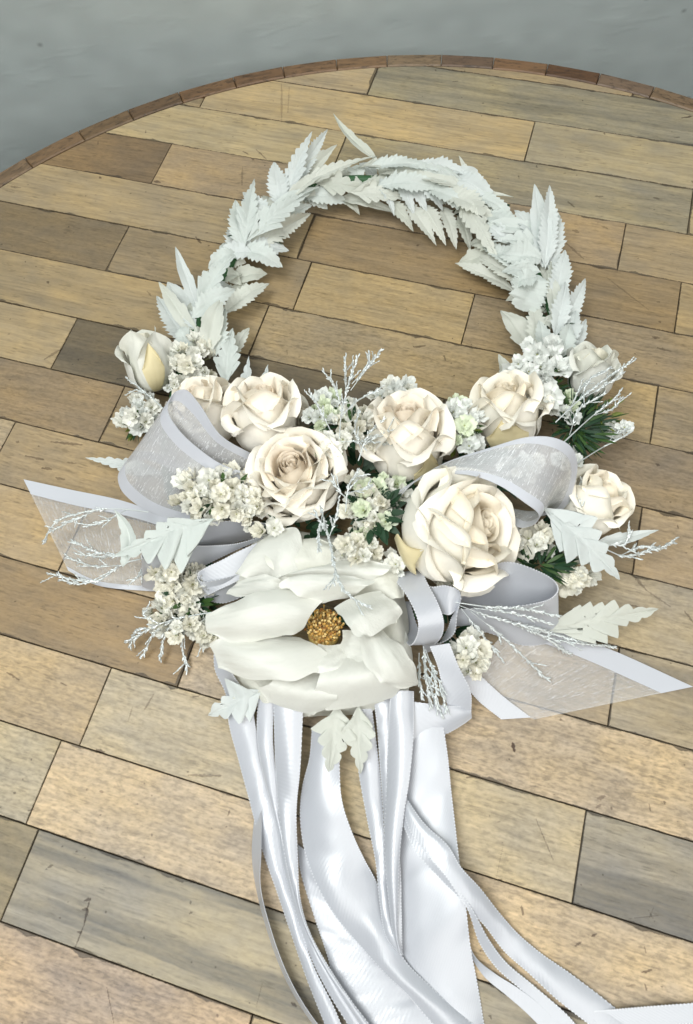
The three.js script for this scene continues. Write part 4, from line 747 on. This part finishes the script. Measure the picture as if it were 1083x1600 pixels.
// ---- silver sprayed sprigs
const BUD = new THREE.SphereGeometry(1, 5, 4);
function sprig(main, branches, { bud = 1.15, gap = 2.0, label, from = 0.3, thick = 0.42, twigs = 0 } = {}) {
  const g = addGroup('silver_sprig', wreath); if (label) g.userData.label = label;
  const stems = [], buds = [], o = new THREE.Object3D();
  const line = (pts, r0, r1, start) => {
    const P = ats(pts), c = P.length > 2 ? new THREE.CatmullRomCurve3(P) : new THREE.LineCurve3(P[0], P[1]); stems.push(tube(P, r0 / 1000, r1 / 1000, 10, 5));
    const L = c.getLength(), n = Math.floor(L * 1000 * (1 - start) / gap * 3.2);
    for (let k = 0; k < n; k++) {
      const t = start + (1 - start) * (k + rnd()) / n, p = c.getPointAt(clamp(t)), d = c.getTangentAt(clamp(t)).addScaledVector(V(rr(-1, 1), rr(-0.6, 1), rr(-1, 1)), 0.55).normalize();
      const s = bud / 1000 * rr(0.65, 1.2);
      o.position.copy(p).addScaledVector(d, s * 0.9); o.quaternion.setFromUnitVectors(V(0, 1, 0), d); o.scale.set(s * 0.42, s * 1.25, s * 0.42); o.updateMatrix(); buds.push(BUD.clone().applyMatrix4(o.matrix));
    }
    for (let k = 0; k < twigs; k++) {
      const t = clamp(start + (1 - start) * (k + rnd()) / twigs, 0, 0.92), p = c.getPointAt(t), d = c.getTangentAt(t).addScaledVector(V(rr(-1, 1), rr(-0.2, 0.8), rr(-1, 1)), 0.8).normalize(), l = rr(0.004, 0.009);
      const q = p.clone().addScaledVector(d, l); stems.push(tube([p, q], 0.00025, 0.0002, 2, 4));
      for (let j = 0; j < 5; j++) { const s = bud / 1000 * rr(0.6, 1); o.position.copy(p).lerp(q, 0.3 + 0.17 * j); o.quaternion.setFromUnitVectors(V(0, 1, 0), d.clone().addScaledVector(V(rr(-1, 1), rr(-1, 1), rr(-1, 1)), 0.5).normalize()); o.scale.set(s * 0.42, s * 1.25, s * 0.42); o.updateMatrix(); buds.push(BUD.clone().applyMatrix4(o.matrix)); }
    }
  };
  line(main, thick, thick * 0.6, from); for (const b of branches) line(b, thick * 0.6, thick * 0.4, 0.2);
  addMesh('stem', mergeGeometries(stems), M.silverStem, g);
  addMesh('buds', mergeGeometries(buds), M.silver, g).userData.kind = 'stuff';
}
sprig([[530, 700, 44], [533, 650, 54], [545, 600, 64], [560, 555, 72]], [[[535, 640, 56], [520, 600, 62], [506, 581, 66]], [[540, 615, 60], [540, 585, 66], [539, 562, 68]], [[548, 610, 62], [570, 580, 68], [596, 547, 74]], [[550, 600, 64], [575, 570, 68], [577, 552, 70]], [[534, 650, 54], [560, 625, 58], [588, 612, 62]], [[531, 690, 46], [570, 690, 48], [614, 694, 52]]], { label: 'upright silver sprig between the two middle roses', twigs: 3 });
sprig([[520, 680, 44], [500, 640, 54], [484, 613, 60]], [], { label: 'small silver sprig beside the upright one', twigs: 2 });
sprig([[500, 790, 60], [515, 845, 62], [524, 890, 66], [540, 925, 68], [578, 950, 66]], [[[512, 830, 62], [500, 815, 64], [494, 800, 64]], [[514, 840, 62], [525, 810, 66], [528, 790, 68]], [[525, 890, 66], [522, 910, 68]], [[505, 800, 62], [498, 835, 64], [500, 860, 64]]], { label: 'silver sprig hanging over the open rose', from: 0.0, twigs: 2 });
sprig([[232, 800, 24], [180, 795, 28], [120, 803, 26], [85, 818, 20], [68, 848, 14]], [[[150, 798, 27], [110, 815, 24], [80, 830, 20]], [[200, 795, 26], [170, 812, 28], [135, 822, 26]]], { label: 'silver sprig lying over the left organza tail', twigs: 4 });
sprig([[230, 850, 26], [190, 868, 26], [150, 862, 24], [113, 846, 20]], [[[200, 865, 26], [160, 870, 22], [120, 866, 18]]], { twigs: 4 });
sprig([[240, 870, 18], [195, 880, 18], [150, 908, 16], [75, 896, 12]], [[[190, 883, 18], [150, 885, 16], [105, 872, 14]], [[170, 895, 17], [130, 912, 15], [95, 906, 12]], [[225, 870, 20], [220, 895, 18], [205, 910, 14]]], { label: 'silver sprig curving low at the far left', twigs: 4 });
sprig([[345, 955, 22], [300, 962, 20], [250, 975, 18], [198, 1003, 10]], [[[290, 962, 20], [245, 985, 14], [222, 1026, 4]], [[300, 962, 20], [262, 985, 14], [250, 1030, 4]], [[305, 962, 20], [285, 1000, 10], [293, 1048, 2]], [[325, 958, 20], [310, 985, 12], [318, 1012, 4]], [[250, 975, 18], [225, 960, 18], [228, 955, 18]], [[240, 978, 16], [210, 990, 10], [203, 1012, 5]]], { label: 'silver sprig drooping below the left statice', bud: 1.3, twigs: 2 });
sprig([[868, 660, 34], [905, 625, 40], [950, 590, 44], [993, 562, 46]], [[[905, 625, 40], [925, 590, 42], [955, 575, 44]], [[915, 620, 40], [950, 600, 42], [975, 582, 44]], [[890, 640, 38], [905, 610, 38], [915, 598, 38]]], { label: 'silver sprig rising beside the right white rose', twigs: 3 });
sprig([[880, 692, 40], [920, 655, 42], [965, 618, 40], [970, 610, 40]], [[[890, 680, 40], [905, 640, 42], [945, 615, 42]], [[930, 648, 42], [955, 640, 40], [972, 622, 38]]], { label: 'silver sprig over the dark green sprig', from: 0.5, twigs: 2 });
sprig([[900, 725, 34], [940, 700, 30], [985, 676, 26]], [[[950, 692, 28], [960, 680, 28], [985, 668, 26]]], { from: 0.5 });
sprig([[925, 845, 26], [970, 868, 22], [1010, 862, 18], [1052, 848, 14]], [[[945, 850, 24], [975, 850, 22], [985, 832, 24]], [[970, 868, 22], [1000, 855, 20], [1025, 858, 18]]], { label: 'silver sprig reaching right past the fern leaf', bud: 1.4, twigs: 4 });
sprig([[900, 830, 22], [905, 795, 30], [912, 750, 34]], [[[905, 790, 30], [900, 770, 30], [890, 782, 28]]], { twigs: 2 });
sprig([[930, 840, 22], [935, 815, 24], [940, 790, 28]], [], { twigs: 2 });
sprig([[705, 940, 36], [760, 948, 40], [820, 952, 42], [872, 962, 40]], [[[715, 945, 36], [770, 965, 34], [850, 985, 26]], [[720, 950, 34], [760, 1000, 24], [785, 1032, 16]], [[735, 955, 36], [790, 1000, 22], [855, 1062, 8]], [[760, 962, 34], [830, 985, 24], [890, 1022, 10]], [[790, 970, 32], [870, 1000, 18], [960, 1010, 8]], [[800, 975, 30], [860, 990, 20], [935, 1008, 10]], [[740, 950, 38], [800, 958, 40], [860, 975, 36]]], { label: 'wide silver spray across the wide satin loop', bud: 1.25, gap: 2.2, twigs: 2 });
sprig([[662, 1010, 28], [668, 1060, 28], [690, 1118, 20]], [[[655, 1020, 26], [655, 1060, 26], [660, 1090, 24]], [[665, 1015, 28], [680, 1060, 28], [682, 1100, 24]], [[660, 1025, 28], [668, 1070, 30], [672, 1105, 24]], [[668, 1030, 28], [690, 1075, 26], [697, 1110, 20]]], { label: 'dense silver spray hanging beside the open rose', bud: 1.2, gap: 1.6, from: 0.05, twigs: 3 });
sprig([[262, 645, 20], [230, 615, 24], [196, 590, 22]], [[[235, 620, 24], [215, 610, 24], [205, 612, 22]]], { bud: 1.0, twigs: 2 });

sprig([[560, 720, 46], [575, 680, 52], [600, 655, 56]], [[[565, 705, 48], [555, 670, 54], [560, 645, 58]], [[570, 695, 50], [590, 680, 52], [612, 672, 54]]], { twigs: 3 });
sprig([[540, 800, 54], [545, 760, 58], [560, 735, 60]], [[[542, 780, 56], [525, 760, 58], [520, 745, 60]], [[545, 770, 56], [565, 765, 58], [580, 760, 58]]], { twigs: 3 });
// ---- green sprigs
function greens(px, py, h, rx, ry, n, len, wid, mats, label, aim = [0, 0]) {
  const g = addGroup('green_sprig', wreath); if (label) g.userData.label = label;
  const packs = M.green.map(() => []);
  for (let k = 0; k < n; k++) {
    const a = rnd() * 6.283, t = Math.sqrt(rnd()), A = at(px + Math.cos(a) * rx * t * 0.6, py + Math.sin(a) * ry * t * 0.6, h + rr(-8, 4));
    const d = V(Math.cos(a) + aim[0], rr(0.1, 0.9), Math.sin(a) + aim[1]).normalize(), B = A.clone().addScaledVector(d, len / 1000 * rr(0.6, 1.2)), S = V().crossVectors(d, V(rr(-1, 1), 1, rr(-1, 1))).normalize(), w = wid / 2000;
    packs[mats[k % mats.length]].push(sheet(2, 5, (u, v) => A.clone().lerp(B, v).addScaledVector(S, (u * 2 - 1) * w * Math.sin(Math.PI * clamp(v * 0.9 + 0.1))).add(V(0, -0.15 * len / 1000 * v * v, 0)), 0.0002));
  }
  packs.forEach((p, i) => { if (p.length) addMesh('needles', mergeGeometries(p), M.green[i], g).userData.kind = 'stuff'; });
}
greens(905, 668, 26, 46, 52, 190, 13, 1.8, [0, 0, 0, 1], 'dark green sprig with yellow tips at the right', [0.5, 0.1]);
greens(945, 652, 26, 22, 34, 22, 9, 1.4, [2, 1], 'yellow green tips of the right sprig', [0.8, 0]);
greens(848, 610, 18, 40, 40, 70, 10, 1.6, [0, 1], null);
greens(845, 882, 26, 46, 24, 110, 13, 2.0, [1, 0, 0], 'green sprig between the tilted rose and the fern leaf', [0.4, 0]);
greens(585, 800, 46, 44, 50, 60, 11, 4, [0], 'dark green leaves in the middle statice');
greens(290, 600, 14, 34, 30, 40, 10, 3, [0, 1], null); greens(215, 665, 10, 30, 20, 36, 9, 2, [1, 2, 0], 'green stems of the left statice');
greens(515, 660, 26, 26, 26, 30, 9, 3, [0, 1, 2], null); greens(712, 690, 26, 20, 26, 26, 9, 2.4, [2, 1, 0], null);
greens(625, 785, 26, 50, 34, 60, 13, 5, [0], null); greens(470, 825, 30, 60, 20, 40, 12, 4.5, [0], null); greens(770, 740, 22, 60, 34, 50, 13, 4.5, [0], null); greens(690, 760, 24, 40, 20, 30, 12, 4.5, [0], null);
greens(380, 780, 26, 40, 34, 44, 11, 3.5, [0], null); greens(300, 940, 12, 50, 50, 70, 11, 3, [0, 1], null); greens(345, 775, 38, 60, 40, 60, 9, 2.5, [0, 1], null); greens(840, 580, 24, 46, 40, 50, 9, 2.5, [0, 1], null); greens(722, 665, 34, 30, 40, 40, 8, 2.2, [1, 2], null); greens(548, 665, 40, 40, 40, 40, 8, 2.4, [0, 1], null); greens(700, 985, 16, 34, 34, 36, 11, 3, [0], null);
greens(560, 740, 24, 60, 60, 60, 12, 4, [0], null); greens(860, 500, 14, 24, 40, 36, 12, 4, [0], null); greens(400, 365, 15, 50, 40, 44, 13, 4.5, [0], null); greens(880, 800, 14, 40, 50, 50, 12, 3.5, [0], null); greens(530, 290, 15, 60, 12, 24, 11, 4, [0], null); greens(750, 330, 15, 40, 20, 24, 11, 4, [0], null);

renderer.render(scene, camera);
